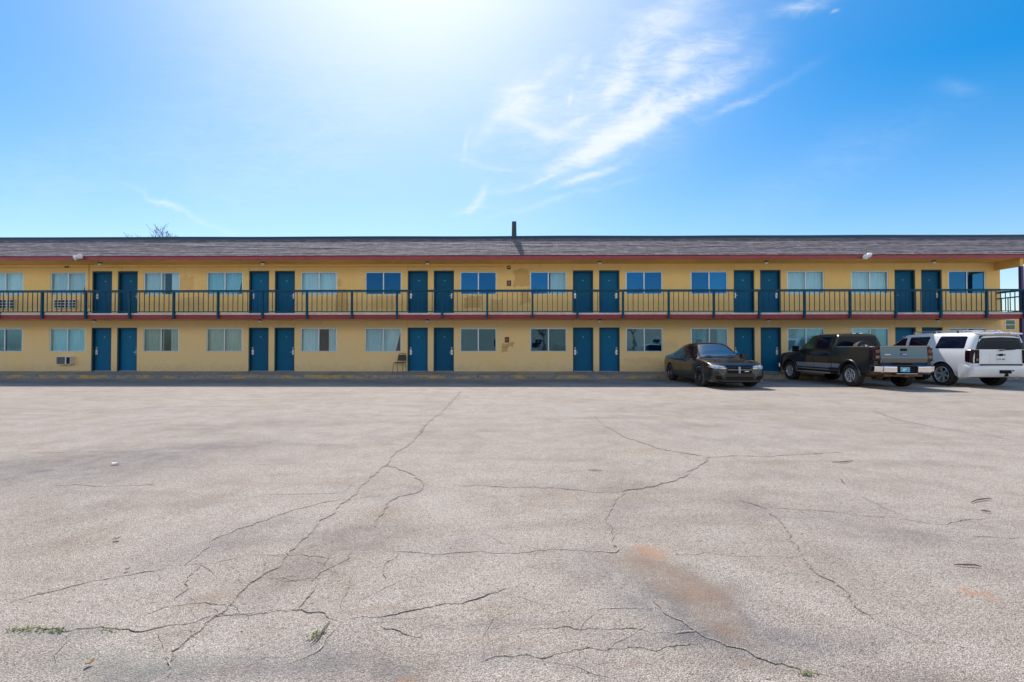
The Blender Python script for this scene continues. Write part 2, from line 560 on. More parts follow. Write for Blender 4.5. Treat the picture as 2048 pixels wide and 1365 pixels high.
def pane_mat(name, refl, tint, through):
    m = Mat(name)
    m.nt.nodes.remove(m.bsdf)
    gl = m.node("ShaderNodeBsdfGlossy")
    gl.inputs['Color'].default_value = (*tint, 1)
    gl.inputs['Roughness'].default_value = 0.015
    bm_ = m.node("ShaderNodeBump")
    bm_.inputs['Strength'].default_value = 0.12
    bm_.inputs['Distance'].default_value = 0.02
    m.lk(m.noise(1.6, 3, 0.5), bm_.inputs['Height'])
    m.lk(bm_.outputs[0], gl.inputs['Normal'])
    tr = m.node("ShaderNodeBsdfTransparent")
    tr.inputs['Color'].default_value = (*through, 1)
    fr = m.node("ShaderNodeFresnel")
    fr.inputs['IOR'].default_value = 1.5
    f = m.math('ADD', m.math('MULTIPLY', fr.outputs[0], 0.9), m.rng(m.node("ShaderNodeObjectInfo").outputs['Random'], 0, 1, refl * 0.65, refl * 1.25), clamp=True)
    gb = m.node("ShaderNodeNewGeometry")
    f = m.math('MULTIPLY', f, m.math('SUBTRACT', 1.0, gb.outputs['Backfacing']))
    mx = m.node("ShaderNodeMixShader")
    m.lk(f, mx.inputs[0]); m.lk(tr.outputs[0], mx.inputs[1]); m.lk(gl.outputs[0], mx.inputs[2])
    m.lk(mx.outputs[0], m.out.inputs['Surface'])
    return m.mat
M['pane'] = pane_mat("window_glass", 0.22, (0.35, 0.72, 1.0), (0.60, 0.75, 0.80))
M['pane_mirror'] = pane_mat("reflective_window_glass", 0.23, (0.14, 0.50, 0.88), (0.50, 0.62, 0.68))
M['pane_clear'] = pane_mat("clear_window_glass", 0.06, (0.75, 0.92, 1.0), (0.82, 0.94, 0.98))

def shingle():
    m = Mat("shingle_roof")
    br = m.node("ShaderNodeTexBrick")
    br.offset = 0.5
    br.inputs['Color1'].default_value = (0.16, 0.14, 0.155, 1)
    br.inputs['Color2'].default_value = (0.36, 0.32, 0.34, 1)
    br.inputs['Mortar'].default_value = (0.07, 0.065, 0.07, 1)
    br.inputs['Scale'].default_value = 1.0
    br.inputs['Mortar Size'].default_value = 0.008
    br.inputs['Brick Width'].default_value = 0.27
    br.inputs['Row Height'].default_value = 0.114
    mp = m.node("ShaderNodeMapping")
    at = m.node("ShaderNodeAttribute", attribute_name="UVMap")
    m.lk(at.outputs['Vector'], mp.inputs[0])
    m.lk(mp.outputs[0], br.inputs['Vector'])
    c = m.mix(m.rng(m.noise(1.2, 5, 0.65), 0.3, 0.7, 0, 0.35), br.outputs['Color'], (0.24, 0.20, 0.20))
    c = m.mix(m.rng(m.noise(4.2, 5, 0.75, 0.8, stretch=(0.7, 1.4, 1.4)), 0.42, 0.62, 0, 0.65), c, (0.10, 0.09, 0.105))
    m.set(Base_Color=c, Roughness=0.9)
    m.bump(m.noise(50, 3, 0.7), 0.5, 0.01)
    return m.mat
M['shingle'] = shingle()

def kerb_mat():
    m = Mat("worn_yellow_kerb")
    conc = m.mix(m.rng(m.noise(6, 5), 0.3, 0.7), (0.16, 0.15, 0.14), (0.30, 0.28, 0.26))
    wear = m.rng(m.noise(1.6, 8, 0.75, 0.4, stretch=(0.7, 1, 1.6)), 0.46, 0.58)
    c = m.mix(wear, conc, (0.50, 0.33, 0.09))
    c = m.mix(m.rng(m.noise(5, 5, 0.7), 0.55, 0.7, 0, 0.7), c, (0.07, 0.06, 0.055))
    m.set(Base_Color=c, Roughness=0.85)
    m.bump(m.noise(30, 5), 0.4, 0.01)
    return m.mat
M['kerb'] = kerb_mat()
M['walk'] = simple("walkway_concrete", (0.30, 0.27, 0.25), 0.85, var=0.3, scale=2.0, bump=0.3, bscale=40)

def asphalt():
    m = Mat("old_asphalt")
    n1 = m.noise(0.35, 5, 0.6)
    n2 = m.noise(2.3, 6, 0.65)
    base = m.mix(m.rng(n1, 0.3, 0.7), (0.400, 0.330, 0.262), (0.470, 0.395, 0.322))
    # exposed aggregate: pale and dark stones, each with its own tone
    v1 = m.node("ShaderNodeTexVoronoi", feature='F1')
    v1.inputs['Scale'].default_value = 150
    m.lk(m.co(), v1.inputs['Vector'])
    hs = m.node("ShaderNodeSeparateColor")
    m.lk(v1.outputs['Color'], hs.inputs[0])
    st = m.mix(m.rng(hs.outputs[0], 0.0, 1.0), (0.10, 0.09, 0.085), (0.98, 0.88, 0.80))
    stone = m.math('MULTIPLY', m.rng(v1.outputs['Distance'], 0.62, 0.40), m.rng(m.noise(14, 3), 0.25, 0.6, 0.45, 0.85))
    base = m.mix(stone, base, st)
    v2 = m.node("ShaderNodeTexVoronoi", feature='F1')
    v2.inputs['Scale'].default_value = 340
    m.lk(m.co(), v2.inputs['Vector'])
    h2 = m.node("ShaderNodeSeparateColor")
    m.lk(v2.outputs['Color'], h2.inputs[0])
    base = m.mix(0.50, base, m.mix(h2.outputs[1], (0.10, 0.09, 0.085), (0.98, 0.88, 0.80)))
    gaps = m.rng(v1.outputs['Distance'], 0.42, 0.8, 0, 0.55)
    base = m.mix(gaps, base, (0.11, 0.10, 0.10))
    pits = m.rng(m.noise(38, 4, 0.7), 0.57, 0.70, 0, 0.9)
    base = m.mix(pits, base, (0.055, 0.052, 0.052))
    base = m.mix(1.0, base, (1.0, 0.975, 0.925), 'MULTIPLY')
    n3 = m.noise(0.8, 7, 0.7, 0.6)
    n4 = m.noise(1.1, 6, 0.7, 0.3, stretch=(0.22, 1.0, 1.0))
    base = m.mix(m.rng(n2, 0.44, 0.70, 0, 0.8), base, (0.80, 0.77, 0.75), 'MULTIPLY')
    base = m.mix(m.rng(n3, 0.48, 0.68, 0, 0.65), base, (0.86, 0.80, 0.725), 'MULTIPLY')
    base = m.mix(m.rng(n4, 0.52, 0.70, 0, 0.8), base, (0.76, 0.74, 0.73), 'MULTIPLY')
    n5 = m.noise(0.22, 4, 0.6)
    base = m.mix(m.rng(n5, 0.42, 0.62, 0, 0.45), base, (0.86, 0.85, 0.84), 'MULTIPLY')
    # stains written on the mesh; dark also paints deeper shade along the kerb
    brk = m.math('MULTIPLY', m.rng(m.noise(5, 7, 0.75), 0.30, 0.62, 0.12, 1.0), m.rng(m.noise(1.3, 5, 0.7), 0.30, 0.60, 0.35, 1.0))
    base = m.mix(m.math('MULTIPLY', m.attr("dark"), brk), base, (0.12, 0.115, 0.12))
    base = m.mix(m.math('MULTIPLY', m.math('MULTIPLY', m.attr("tan"), 1.35, True), m.rng(brk, 0, 1, .12, 1)), base, (0.27, 0.185, 0.125))
    base = m.mix(m.math('MULTIPLY', m.math('MULTIPLY', m.attr("orange"), 1.4, True), m.rng(brk, 0, 1, .25, 1)), base, (0.46, 0.23, 0.11))
    base = m.mix(m.attr("moss"), base, (0.22, 0.25, 0.20))
    m.set(Base_Color=base, Roughness=0.9)
    h = m.math('ADD', m.math('MULTIPLY', m.rng(v1.outputs['Distance'], 0.0, 0.8, 1.0, 0.0), 0.8), m.math('MULTIPLY', m.noise(30, 5, 0.7), 1.2))
    m.bump(h, 0.8, 0.007)
    return m.mat
M['asphalt'] = asphalt()
def crack_mat():
    m = Mat("crack_fill")
    c = m.mix(m.rng(m.noise(3.5, 5, 0.7), 0.40, 0.66), (0.095, 0.068, 0.048), (0.30, 0.20, 0.12))
    m.set(Base_Color=c, Roughness=0.95)
    return m.mat
M['crack'] = crack_mat()
def dust_mat():
    m = Mat("crack_dust")
    c = m.mix(m.rng(m.noise(40, 4, 0.7), 0.35, 0.65), (0.26, 0.20, 0.15), (0.46, 0.33, 0.22))
    m.set(Base_Color=c, Roughness=0.95)
    return m.mat
M['dust'] = dust_mat()

# ------------------------------------------------------------------ ground: one sheet, with its cracks
def seg_dist(p, a, b):
    ab = b - a
    L = ab.length_squared
    t = 0 if L == 0 else max(0, min(1, (p - a).dot(ab) / L))
    return (p - a - ab * t).length

def gblob(P, px, py, rx, ry, ang=0.0):
    """soft blob on the ground; centre by its place, radii in metres"""
    c = on_ground(px, py)
    return (c.x, c.y, rx, ry, math.cos(ang), math.sin(ang))

def blobs(spec):
    out = []
    for (px, py, rx, ry, ang, w) in spec:
        c = on_ground(px, py)
        out.append((c.x, c.y, rx, ry, math.cos(R(ang)), math.sin(R(ang)), w))
    return out
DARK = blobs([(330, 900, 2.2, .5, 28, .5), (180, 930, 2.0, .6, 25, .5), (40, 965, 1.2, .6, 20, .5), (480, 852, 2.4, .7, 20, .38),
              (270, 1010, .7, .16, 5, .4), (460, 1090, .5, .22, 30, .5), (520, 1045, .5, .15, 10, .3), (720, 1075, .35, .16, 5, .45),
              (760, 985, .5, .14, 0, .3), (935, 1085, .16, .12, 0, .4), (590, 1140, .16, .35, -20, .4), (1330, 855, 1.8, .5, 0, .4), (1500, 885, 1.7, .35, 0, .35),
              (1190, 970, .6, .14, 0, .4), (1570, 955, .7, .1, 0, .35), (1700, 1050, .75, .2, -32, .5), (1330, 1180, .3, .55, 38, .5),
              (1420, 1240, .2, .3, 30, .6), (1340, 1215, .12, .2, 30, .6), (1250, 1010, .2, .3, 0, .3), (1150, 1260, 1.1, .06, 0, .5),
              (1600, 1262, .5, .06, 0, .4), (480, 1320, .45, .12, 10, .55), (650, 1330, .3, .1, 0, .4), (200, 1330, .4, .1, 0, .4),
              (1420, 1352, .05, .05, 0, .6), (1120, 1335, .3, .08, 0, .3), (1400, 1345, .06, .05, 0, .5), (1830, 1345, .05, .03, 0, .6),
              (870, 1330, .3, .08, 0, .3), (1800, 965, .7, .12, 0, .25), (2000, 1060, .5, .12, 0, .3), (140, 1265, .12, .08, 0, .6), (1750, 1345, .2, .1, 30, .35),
              (300, 820, 2.5, .5, 0, .22), (1250, 820, 3, .5, 0, .18), (1650, 1100, .5, .12, 0, .25), (820, 1105, .4, .07, 0, .35)] + [(x, 762 + 3 * (i % 3), 1.2 + .4 * (i % 2), .75, 0, .75 + .1 * (i % 4)) for i, x in enumerate(range(-40, 2100, 76))])  # last row: kerbside oil stains, spread in colour to deepen the building's shadow
TAN = blobs([(1320, 1150, .13, .30, 28, .6), (1385, 1195, .14, .24, 25, .6), (1440, 1245, .10, .16, 25, .6), (610, 968, .8, .07, 0, .35), (410, 1190, .10, .06, 10, .5),
             (700, 1236, .22, .02, 0, .55), (1060, 1316, .2, .015, 3, .6), (1280, 1303, .2, .015, 3, .5), (1530, 1330, .16, .018, -20, .6),
             (930, 1095, .12, .06, 0, .25), (1590, 1120, .25, .05, -35, .25), (1850, 1290, .1, .05, 0, .25),
             (780, 1340, .12, .03, 20, .45), (1640, 1145, .06, .2, 35, .2), (500, 1320, .2, .05, 0, .2)])
ORANGE = blobs([(1298, 1108, .075, .085, 0, .7), (1372, 1187, .06, .02, -30, .4), (1938, 1162, .075, .024, -28, .85), (770, 1340, .04, .02, 30, .4), (1590, 1112, .06, .02, -20, .2)])
MOSS = blobs([(75, 1262, .10, .02, 0, .5), (225, 1262, .03, .012, 0, .4), (250, 1320, .3, .1, 10, .2), (430, 1310, .2, .07, 10, .2)])

def field(x, y, bl):
    s = 0.0
    for (cx, cy, rx, ry, ca, sa, w) in bl:
        dx, dy = x - cx, y - cy
        if abs(dx) > 3.2 * max(rx, ry) or abs(dy) > 3.2 * max(rx, ry):
            continue
        a = (dx * ca + dy * sa) / rx
        b = (-dx * sa + dy * ca) / ry
        d = a * a + b * b
        if d < 7:
            s += w * math.exp(-d * d * 0.5) if rx < 0.5 else w * math.exp(-d)
    return min(s, 1.0)

def frange(a, b, st):
    out = []
    v = a
    while v < b - 1e-6:
        out.append(v)
        v += st
    out.append(b)
    return out
gx = [-900, -300, -120, -60, -36] + frange(-27, -8, .16) + frange(-7.9, 7.9, .07) + frange(8, 27, .16) + [36, 60, 120, 300, 900]
gy = [-900, -300, -120, -60, -35, -26] + frange(-21.5, -15.5, .045) + frange(-15.35, -1.0, .16) + [6, 20, 60, 120, 300, 900]
verts, faces, a_dark, a_tan, a_or, a_moss = [], [], [], [], [], []
nx = len(gx)
for y in gy:
    for x in gx:
        verts.append((x, y, 0.0))
        if -27 <= x <= 27 and -21.5 <= y <= -1:
            n = noise.noise(Vector((x * 1.7, y * 1.7, 0.3)))
            n2 = noise.noise(Vector((x * 5.1, y * 5.1, 4.3)))
            k = 0.16 if y < -16 else 0.40
            fx, fy = x + k * n + .05 * n2, y + k * noise.noise(Vector((x * 1.7, y * 1.7, 7.7))) + .05 * n2
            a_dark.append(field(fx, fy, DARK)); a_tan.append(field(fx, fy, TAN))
            a_or.append(field(fx, fy, ORANGE)); a_moss.append(field(fx, fy, MOSS))
        else:
            a_dark.append(0); a_tan.append(0); a_or.append(0); a_moss.append(0)
for j in range(len(gy) - 1):
    for i in range(nx - 1):
        a = j * nx + i
        faces.append((a, a + 1, a + nx + 1, a + nx))
fmat = [0] * len(faces)

CRACKS = [  # (polyline, width in metres, dusty)
 ([(922,783),(890,820),(850,852),(838,868),(795,905),(770,930),(735,962),(715,980),(693,998),(640,1040),(600,1085),(560,1130),(528,1155),(500,1180),(470,1208),(440,1240),(400,1270),(350,1305),(338,1340)], .020, 1),
 ([(838,868),(850,858),(846,848)], .012, 0),
 ([(770,930),(800,938),(835,958),(843,970),(838,983),(800,993),(775,1010),(750,1035),(745,1055)], .014, 1),
 ([(0,1212),(60,1195),(150,1172),(250,1150),(355,1133)], .026, 0),
 ([(355,1133),(385,1110),(430,1085),(500,1050),(560,1030),(640,1008),(693,998),(770,990)], .020, 0),
 ([(355,1133),(430,1125),(520,1110),(590,1108),(690,1112)], .009, 0),
 ([(405,1130),(372,1155),(365,1180),(348,1202)], .008, 1),
 ([(0,1262),(60,1260),(130,1262),(200,1250),(290,1257),(380,1245),(430,1232),(480,1222),(550,1220),(610,1222),(650,1228),(680,1242)], .004, 1),
 ([(680,1242),(740,1240),(790,1222),(850,1212),(920,1198),(970,1185),(1020,1172)], .005, 1),
 ([(265,1228),(340,1205),(420,1198),(470,1205),(480,1215)], .008, 0),
 ([(528,1155),(580,1163),(635,1168),(660,1145),(690,1115),(708,1095)], .009, 0),
 ([(635,1168),(620,1190),(600,1222)], .008, 1),
 ([(470,1208),(476,1216),(500,1222),(550,1220)], .010, 0),
 ([(528,1155),(526,1130),(530,1110)], .007, 0),
 ([(145,1260),(125,1290),(100,1330)], .010, 0),
 ([(665,1244),(640,1275),(600,1310),(545,1345)], .008, 0),
 ([(725,1250),(765,1245)], .008, 0),
 ([(765,1248),(805,1268),(850,1275)], .007, 1),
 ([(700,1225),(705,1170),(720,1140)], .006, 0),
 ([(775,1160),(778,1130),(800,1105)], .006, 1),
 ([(918,974),(1000,972),(1060,973),(1120,980),(1180,984),(1245,985)], .017, 0),
 ([(1245,985),(1290,975),(1340,965),(1375,955),(1395,940),(1410,918),(1412,914)], .026, 1),
 ([(1412,914),(1460,914),(1530,913),(1600,908),(1690,905)], .018, 0),
 ([(1190,832),(1205,850),(1260,878),(1320,898),(1370,907),(1412,914)], .024, 0),
 ([(1245,985),(1225,1015),(1212,1045),(1220,1080),(1230,1095),(1225,1102),(1100,1103),(1040,1105),(900,1103),(780,1105)], .010, 0),
 ([(1470,1000),(1530,1018),(1560,1040),(1580,1075),(1600,1110),(1640,1145),(1690,1180),(1715,1215),(1745,1240)], .011, 1),
 ([(1530,1018),(1640,1020),(1710,1028),(1780,1035),(1850,1047),(1890,1050),(1940,1042),(1980,1033)], .011, 0),
 ([(1710,990),(1760,1008),(1800,1030)], .010, 0),
 ([(950,1330),(1000,1320),(1060,1318),(1130,1305),(1230,1303),(1300,1302),(1400,1285)], .003, 1),
 ([(1300,1200),(1340,1240),(1400,1275),(1440,1290),(1500,1315),(1550,1335),(1610,1350),(1670,1362)], .006, 1),
 ([(1740,820),(1800,840),(1870,856),(1950,868),(2048,883)], .018, 0),
 ([(95,972),(200,971),(320,972)], .012, 0),
 ([(0,823),(90,823),(240,822)], .022, 0), ([(0,910),(100,906),(330,901)], .012, 0),
 ([(700,985),(600,988),(520,990)], .008, 0),
 ([(1024,1258),(1150,1259),(1300,1266),(1420,1262)], .007, 0),
 ([(1330,1108),(1500,1108),(1600,1112)], .007, 0),
 ([(1930,1072),(2048,1077)], .008, 0), ([(1890,912),(2000,922)], .010, 0),
 ([(1160,1170),(1190,1168)], .006, 0), ([(0,1083),(30,1068)], .008, 0),
 ([(1420,815),(1560,812)], .016, 0), ([(620,800),(760,798),(940,799)], .02, 0), ([(1640,786),(1760,796)], .016, 0),
]
rng = random.Random(3)
def ribbon(pts, width, mi, z, jit, seed):
    global verts, faces, fmat
    P = [on_ground(*p) for p in pts]
    fine = []
    for a, b in zip(P[:-1], P[1:]):
        L = (b - a).length
        k = max(2, int(L / 0.022))
        for i in range(k):
            fine.append(a.lerp(b, i / k))
    fine.append(P[-1])
    n = len(fine)
    base = len(verts)
    for i, p in enumerate(fine):
        t = (fine[min(i + 1, n - 1)] - fine[max(i - 1, 0)]).normalized()
        s = Vector((-t.y, t.x, 0))
        q = p + s * (noise.noise(Vector((p.x * 3, p.y * 3, seed))) * jit * 2.2 + noise.noise(Vector((p.x * 11, p.y * 11, seed))) * jit + noise.noise(Vector((p.x * 34, p.y * 34, seed))) * jit * .45)
        w = width * (0.15 + 1.1 * abs(noise.noise(Vector((p.x * 6, p.y * 6, seed + 9)))) + 0.5 * rng.random())
        w *= min(1.0, 0.15 + i / 6.0, 0.15 + (n - 1 - i) / 6.0)
        for v in (q + s * w * 0.5, q - s * w * 0.5):
            verts.append((v.x, v.y, z))
            a_dark.append(0); a_tan.append(0); a_or.append(0); a_moss.append(0)
    for i in range(n - 1):
        # hairline cracks break off here and there
        if mi == 1 and noise.noise(Vector((fine[i].x * 1.3, fine[i].y * 1.3, seed + 3))) > 0.85:
            continue
        faces.append((base + 2 * i, base + 2 * i + 1, base + 2 * i + 3, base + 2 * i + 2)); fmat.append(mi)
def _far(pts):
    return sum(on_ground(*q).y for q in pts) / len(pts)
for pts, w, dusty in CRACKS:
    sd_ = rng.random() * 100
    if dusty:
        ribbon(pts, w * 1.8, 2, 0.003, 0.03, sd_)
    far_ = 1.0 + max(0.0, min(1.4, (_far(pts) + 18.6) * .28))
    ribbon(pts, (.004 + w * .45) * far_, 1, 0.006, 0.03, sd_)
# short hairline branches off the traced cracks
def branch(p, ang, L):
    pts = [Vector(p)]
    n = 4
    for i in range(n):
        ang += rng.uniform(-.5, .5)
        pts.append(pts[-1] + Vector((math.cos(ang), math.sin(ang), 0)) * L / n)
    return pts
_og = on_ground
on_ground = lambda x, y, z=0.0: Vector((x, y, 0))
for pts, w, dusty in CRACKS:
    P = [_og(*q) for q in pts]
    for a, b in zip(P[:-1], P[1:]):
        L = (b - a).length
        for k in range(int(L / .55) + (rng.random() < (L / .55) % 1)):
            q = a.lerp(b, rng.random())
            ang = math.atan2(b.y - a.y, b.x - a.x) + rng.choice((-1, 1)) * rng.uniform(.5, 1.5)
            br = branch(q, ang, rng.uniform(.12, .6) * (1 if q.y < -15 else 2.2))
            ribbon([(v.x, v.y) for v in br], .005 if q.y < -15 else .009, 1, 0.005, 0.02, rng.random() * 100)
on_ground = _og
gm = bpy.data.meshes.new("parking_lot")
gm.from_pydata(verts, [], faces)
gm.polygons.foreach_set("material_index", fmat)
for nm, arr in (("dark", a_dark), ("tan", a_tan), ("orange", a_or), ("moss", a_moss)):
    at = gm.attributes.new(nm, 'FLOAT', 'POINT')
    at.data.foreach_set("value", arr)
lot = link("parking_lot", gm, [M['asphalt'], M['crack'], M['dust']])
tag(lot, kind='structure')

# ------------------------------------------------------------------ walkway and kerb
XL, XR = -31.0, 30.0            # motel runs past the left edge of the frame
KERB_Y = -1.20
mb = MB()
mb.prism([(KERB_Y + 0.16, -0.02), (KERB_Y + 0.16, 0.165), (-0.002, 0.262), (0.10, 0.262), (0.10, -0.02)], lambda a, b, k: (XL if k == 0 else XR, a, b))
w = mb.build("walkway", M['walk'])
tag(w, kind='structure')
mb = MB()
xs = frange(XL, XR, 0.25)
prof = [(KERB_Y, -0.02), (KERB_Y + 0.012, 0.13), (KERB_Y + 0.04, 0.16), (KERB_Y + 0.157, 0.166), (KERB_Y + 0.157, -0.02)]
for i, x in enumerate(xs):
    for (y, z) in prof:
        jy = 0.014 * noise.noise(Vector((x * 1.4, z * 3, 0))) + 0.008 * noise.noise(Vector((x * 6, z * 5, 2)))
        jz = 0.012 * noise.noise(Vector((x * 2.1, 5, 0))) if 0.1 < z < 0.163 else 0
        mb.v.append((x, y + (jy if y < KERB_Y + 0.05 else 0), z + jz))
for i in range(len(xs) - 1):
    for k in range(4):
        a = i * 5 + k
        mb.f.append((a, a + 1, a + 6, a + 5)); mb.m.append(0)
kb = mb.build("kerb", M['kerb'], smooth=50)
tag(kb, kind='structure')

# ------------------------------------------------------------------ motel
PAIRS_PX = [229.4, 543.6, 861.6, 1192.4, 1514.8, 1837.0]
pairs = [wx(p, 600) for p in PAIRS_PX]
pairs = [pairs[0] - (pairs[1] - pairs[0])] + pairs
DW, DGAP, WOFF, WW = 0.955, 0.27, 2.235, 1.71
XE = wx(2000.5, 590)                       # end of the front wall
XP = wx(2046, 560, -1.15)                  # outer edge of the end gallery
Z0, ZD1 = 0.262, 2.32                      # ground floor: door sill, door head
ZW1a, ZW1b = 1.18, 2.285
ZF = 2.92                                  # gallery floor
ZD2 = 5.00
ZW2a, ZW2b = 3.86, 4.935
ZS = 5.30                                  # eave soffit
EAVE_Y = -1.20
BAL_Y = -1.15
DEPTH = 8.0
motel = thing("motel_building", "long two storey yellow stucco motel with teal doors, balcony and shingled roof", "motel", (0, 0, 0))

doors, wins = [], []
for c in pairs:
    for sgn in (-1, 1):
        doors.append((c + sgn * (DW + DGAP) / 2, sgn))
        wins.append(c + sgn * WOFF)
WX = sorted(wins)
openings = []
for (c, sgn) in doors:
    openings.append((c - DW / 2, c + DW / 2, Z0, ZD1))
    openings.append((c - DW / 2, c + DW / 2, ZF, ZD2))
for c in WX:
    openings.append((c - WW / 2, c + WW / 2, ZW1a, ZW1b))
    openings.append((c - WW / 2, c + WW / 2, ZW2a, ZW2b))
# front wall with real openings and reveals
TH = 0.20
zs = sorted({0.05, Z0, ZD1, ZW1a, ZW1b, 2.66, ZF, ZD2, ZW2a, ZW2b, ZS})
xs = sorted({XL, XE} | {v for o in openings for v in o[:2]})
xs = [x for x in xs if XL <= x <= XE]
mb = MB()
def is_open(x, z):
    return any(o[0] < x < o[1] and o[2] < z < o[3] for o in openings)
for i in range(len(xs) - 1):
    for j in range(len(zs) - 1):
        cx, cz = (xs[i] + xs[i + 1]) / 2, (zs[j] + zs[j + 1]) / 2
        if is_open(cx, cz):
            continue
        for y in (0.0, TH):
            mb.quad((xs[i], y, zs[j]), (xs[i + 1], y, zs[j]), (xs[i + 1], y, zs[j + 1]), (xs[i], y, zs[j + 1]))
for (a, b, c, d) in openings:
    a, b = max(a, XL), min(b, XE)
    mb.quad((a, 0, c), (a, TH, c), (a, TH, d), (a, 0, d))
    mb.quad((b, 0, c), (b, TH, c), (b, TH, d), (b, 0, d))
    mb.quad((a, 0, d), (b, 0, d), (b, TH, d), (a, TH, d))
    mb.quad((a, 0, c), (b, 0, c), (b, TH, c), (a, TH, c))
mb.quad((XE, 0, .05), (XE, TH, .05), (XE, TH, ZS), (XE, 0, ZS))
mb.build("front_wall", M['stucco'], motel)
mb = MB()
mb.box(XL, XE - 0.003, DEPTH - 0.2, DEPTH, 0, ZS)
mb.box(XE - 0.2, XE - 0.003, TH + 0.002, DEPTH - 0.202, 0, ZS)
mb.box(XL, XL + 0.2, TH + 0.002, DEPTH - 0.202, 0, ZS)
mb.build("outer_wall", M['stucco'], motel)
# interior: floors, party walls, ceilings
mb = MB()
mb.box(XL + .2, XE - .21, TH + .004, DEPTH - .21, 0.0, 0.25)
mb.box(XL + .2, XE - .21, TH + .004, DEPTH - .21, 2.70, 2.90)
mb.box(XL + .2, XE - .21, TH + .004, DEPTH - .21, ZS - .04, ZS - .002)
mb.box(XL + .2, XE - .21, 3.2, 3.3, 0.251, 2.699)
mb.box(XL + .2, XE - .21, 3.2, 3.3, 2.901, ZS - .042)
for c in pairs:
    mb.box(c - .05, c + .05, TH + .004, 3.19, 0.251, 2.699)
    mb.box(c - .05, c + .05, TH + .004, 3.19, 2.901, ZS - .042)
mb.build("interior", M['dark_room'], motel)

# control joints above the doors
for c in pairs:
    for sgn in (-1, 1):
        x = c + sgn * (DW + DGAP / 2 + 0.01)
        if x < XL + .1: continue
        for za, zb in ((ZD2 + .002, ZS - .002), (ZD1 + .002, 2.658)):
            mb = MB(); mb.box(x - .006, x + .006, -0.004, 0.0, za, zb)
            mb.build("control_joint", M['soffit'], motel)

# gallery: slab, soffit, fascia
GX1 = XP + 0.12
mb = MB()
mb.box(XL, GX1, BAL_Y, -0.003, 2.842, ZF - 0.003)
mb.box(XE + .003, GX1, 0.0, DEPTH, 2.842, ZF - .003)
mb.build("balcony_floor", M['concrete_edge'], motel)
mb = MB()
mb.box(XL, GX1, BAL_Y + .05, -0.003, 2.66, 2.84)
mb.box(XE + .003, GX1 - .05, 0.0, DEPTH, 2.66, 2.84)
mb.build("balcony_soffit", M['soffit'], motel)
mb = MB()
mb.box(XL, GX1 - .052, BAL_Y - .004, BAL_Y + .047, 2.655, 2.838)
mb.box(GX1 - .048, GX1 + .004, BAL_Y - .004, DEPTH, 2.655, 2.838)
mb.build("balcony_fascia", M['red_dark'], motel, bevel=0.004)
# roof: soffit, fascia, shingled slope in courses, parapet, fin
mb = MB()
mb.box(XL, GX1 + 1.5, EAVE_Y + .04, DEPTH, ZS, ZS + .10)
mb.build("eave_soffit", M['soffit'], motel)
mb = MB()
mb.box(XL, GX1 + 1.54, EAVE_Y - .004, EAVE_Y + .037, ZS - .006, 5.445)
mb.box(GX1 + 1.502, GX1 + 1.54, EAVE_Y + .039, DEPTH, ZS - .006, 5.445)
mb.build("eave_fascia", M['red'], motel, bevel=0.004)
E0 = Vector((0, EAVE_Y - .05, 5.46)); E1 = Vector((0, 0.20, 6.52))
slope = E1 - E0
sl = slope.length
sd = slope.normalized()
sn = Vector((0, -sd.z, sd.y))
NC = 14
rx = [XL + i * (GX1 + 1.6 - XL) / 260 for i in range(261)]
me_v, me_f, uv = [], [], []
for k in range(NC):
    s0, s1 = sl * k / NC - (0.012 if k else 0.0), sl * (k + 1) / NC
    base = len(me_v)
    for i, x in enumerate(rx):
        sag = 0.012 * noise.noise(Vector((x * 0.5, k * 0.7, 0))) + 0.006 * noise.noise(Vector((x * 2.0, k * 1.9, 3)))
        up0 = 0.020 + sag
        p0 = E0 + sd * (s0 + 0.010 * noise.noise(Vector((x * 3.1, k * 4.0, 1)))) + sn * up0
        p0b = p0 - sn * 0.02
        p1 = E0 + sd * s1 + sn * (0.004 + sag)
        for p, vv in ((p0b, s0), (p0, s0), (p1, s1)):
            me_v.append((x, p.y, p.z)); uv.append((x + (k % 2) * 0.11, vv + 0.02))
    for i in range(len(rx) - 1):
        a = base + i * 3
        me_f.append((a, a + 3, a + 4, a + 1)); me_f.append((a + 1, a + 4, a + 5, a + 2))
# underside and back of the roof
b = len(me_v)
for p in ((XL, E0.y, 5.445), (GX1 + 1.6, E0.y, 5.445), (GX1 + 1.6, E0.y, 5.462), (XL, E0.y, 5.462), (XL, .3, 5.445), (GX1 + 1.6, .3, 5.445)):
    me_v.append(p); uv.append((0, 0))
me_f += [(b, b + 1, b + 2, b + 3), (b, b + 4, b + 5, b + 1)]
rm = bpy.data.meshes.new("roof")
rm.from_pydata(me_v, [], me_f)
ul = rm.attributes.new("UVMap", 'FLOAT2', 'POINT')
ul.data.foreach_set("vector", [c for q in uv for c in q])
roof = link("roof", rm, [M['shingle']], motel)
mb = MB()
px_ = [XL + i * (GX1 + 1.6 - XL) / 60 for i in range(61)]
for i, x in enumerate(px_):                    # parapet cap sags a little along its run
    dz = 0.018 * noise.noise(Vector((x * 0.21, 0, 0)))
    for (y, z) in ((0.20, 6.44), (0.20, 6.60 + dz), (0.17, 6.61 + dz), (0.17, 6.665 + dz), (0.50, 6.665 + dz), (0.50, 6.44)):
        mb.v.append((x, y, z))
for i in range(60):
    for k in range(6):
        a = i * 6 + k; c = i * 6 + (k + 1) % 6
        mb.f.append((a, c, c + 6, a + 6)); mb.m.append(0)
mb.box(XL, GX1 + 1.6, .50, DEPTH, 6.0, 6.45)
mb.build("parapet", M['navy'], motel)
mb = MB()
fx = wx(1028.3, 460, 0.25)
fw = 0.118
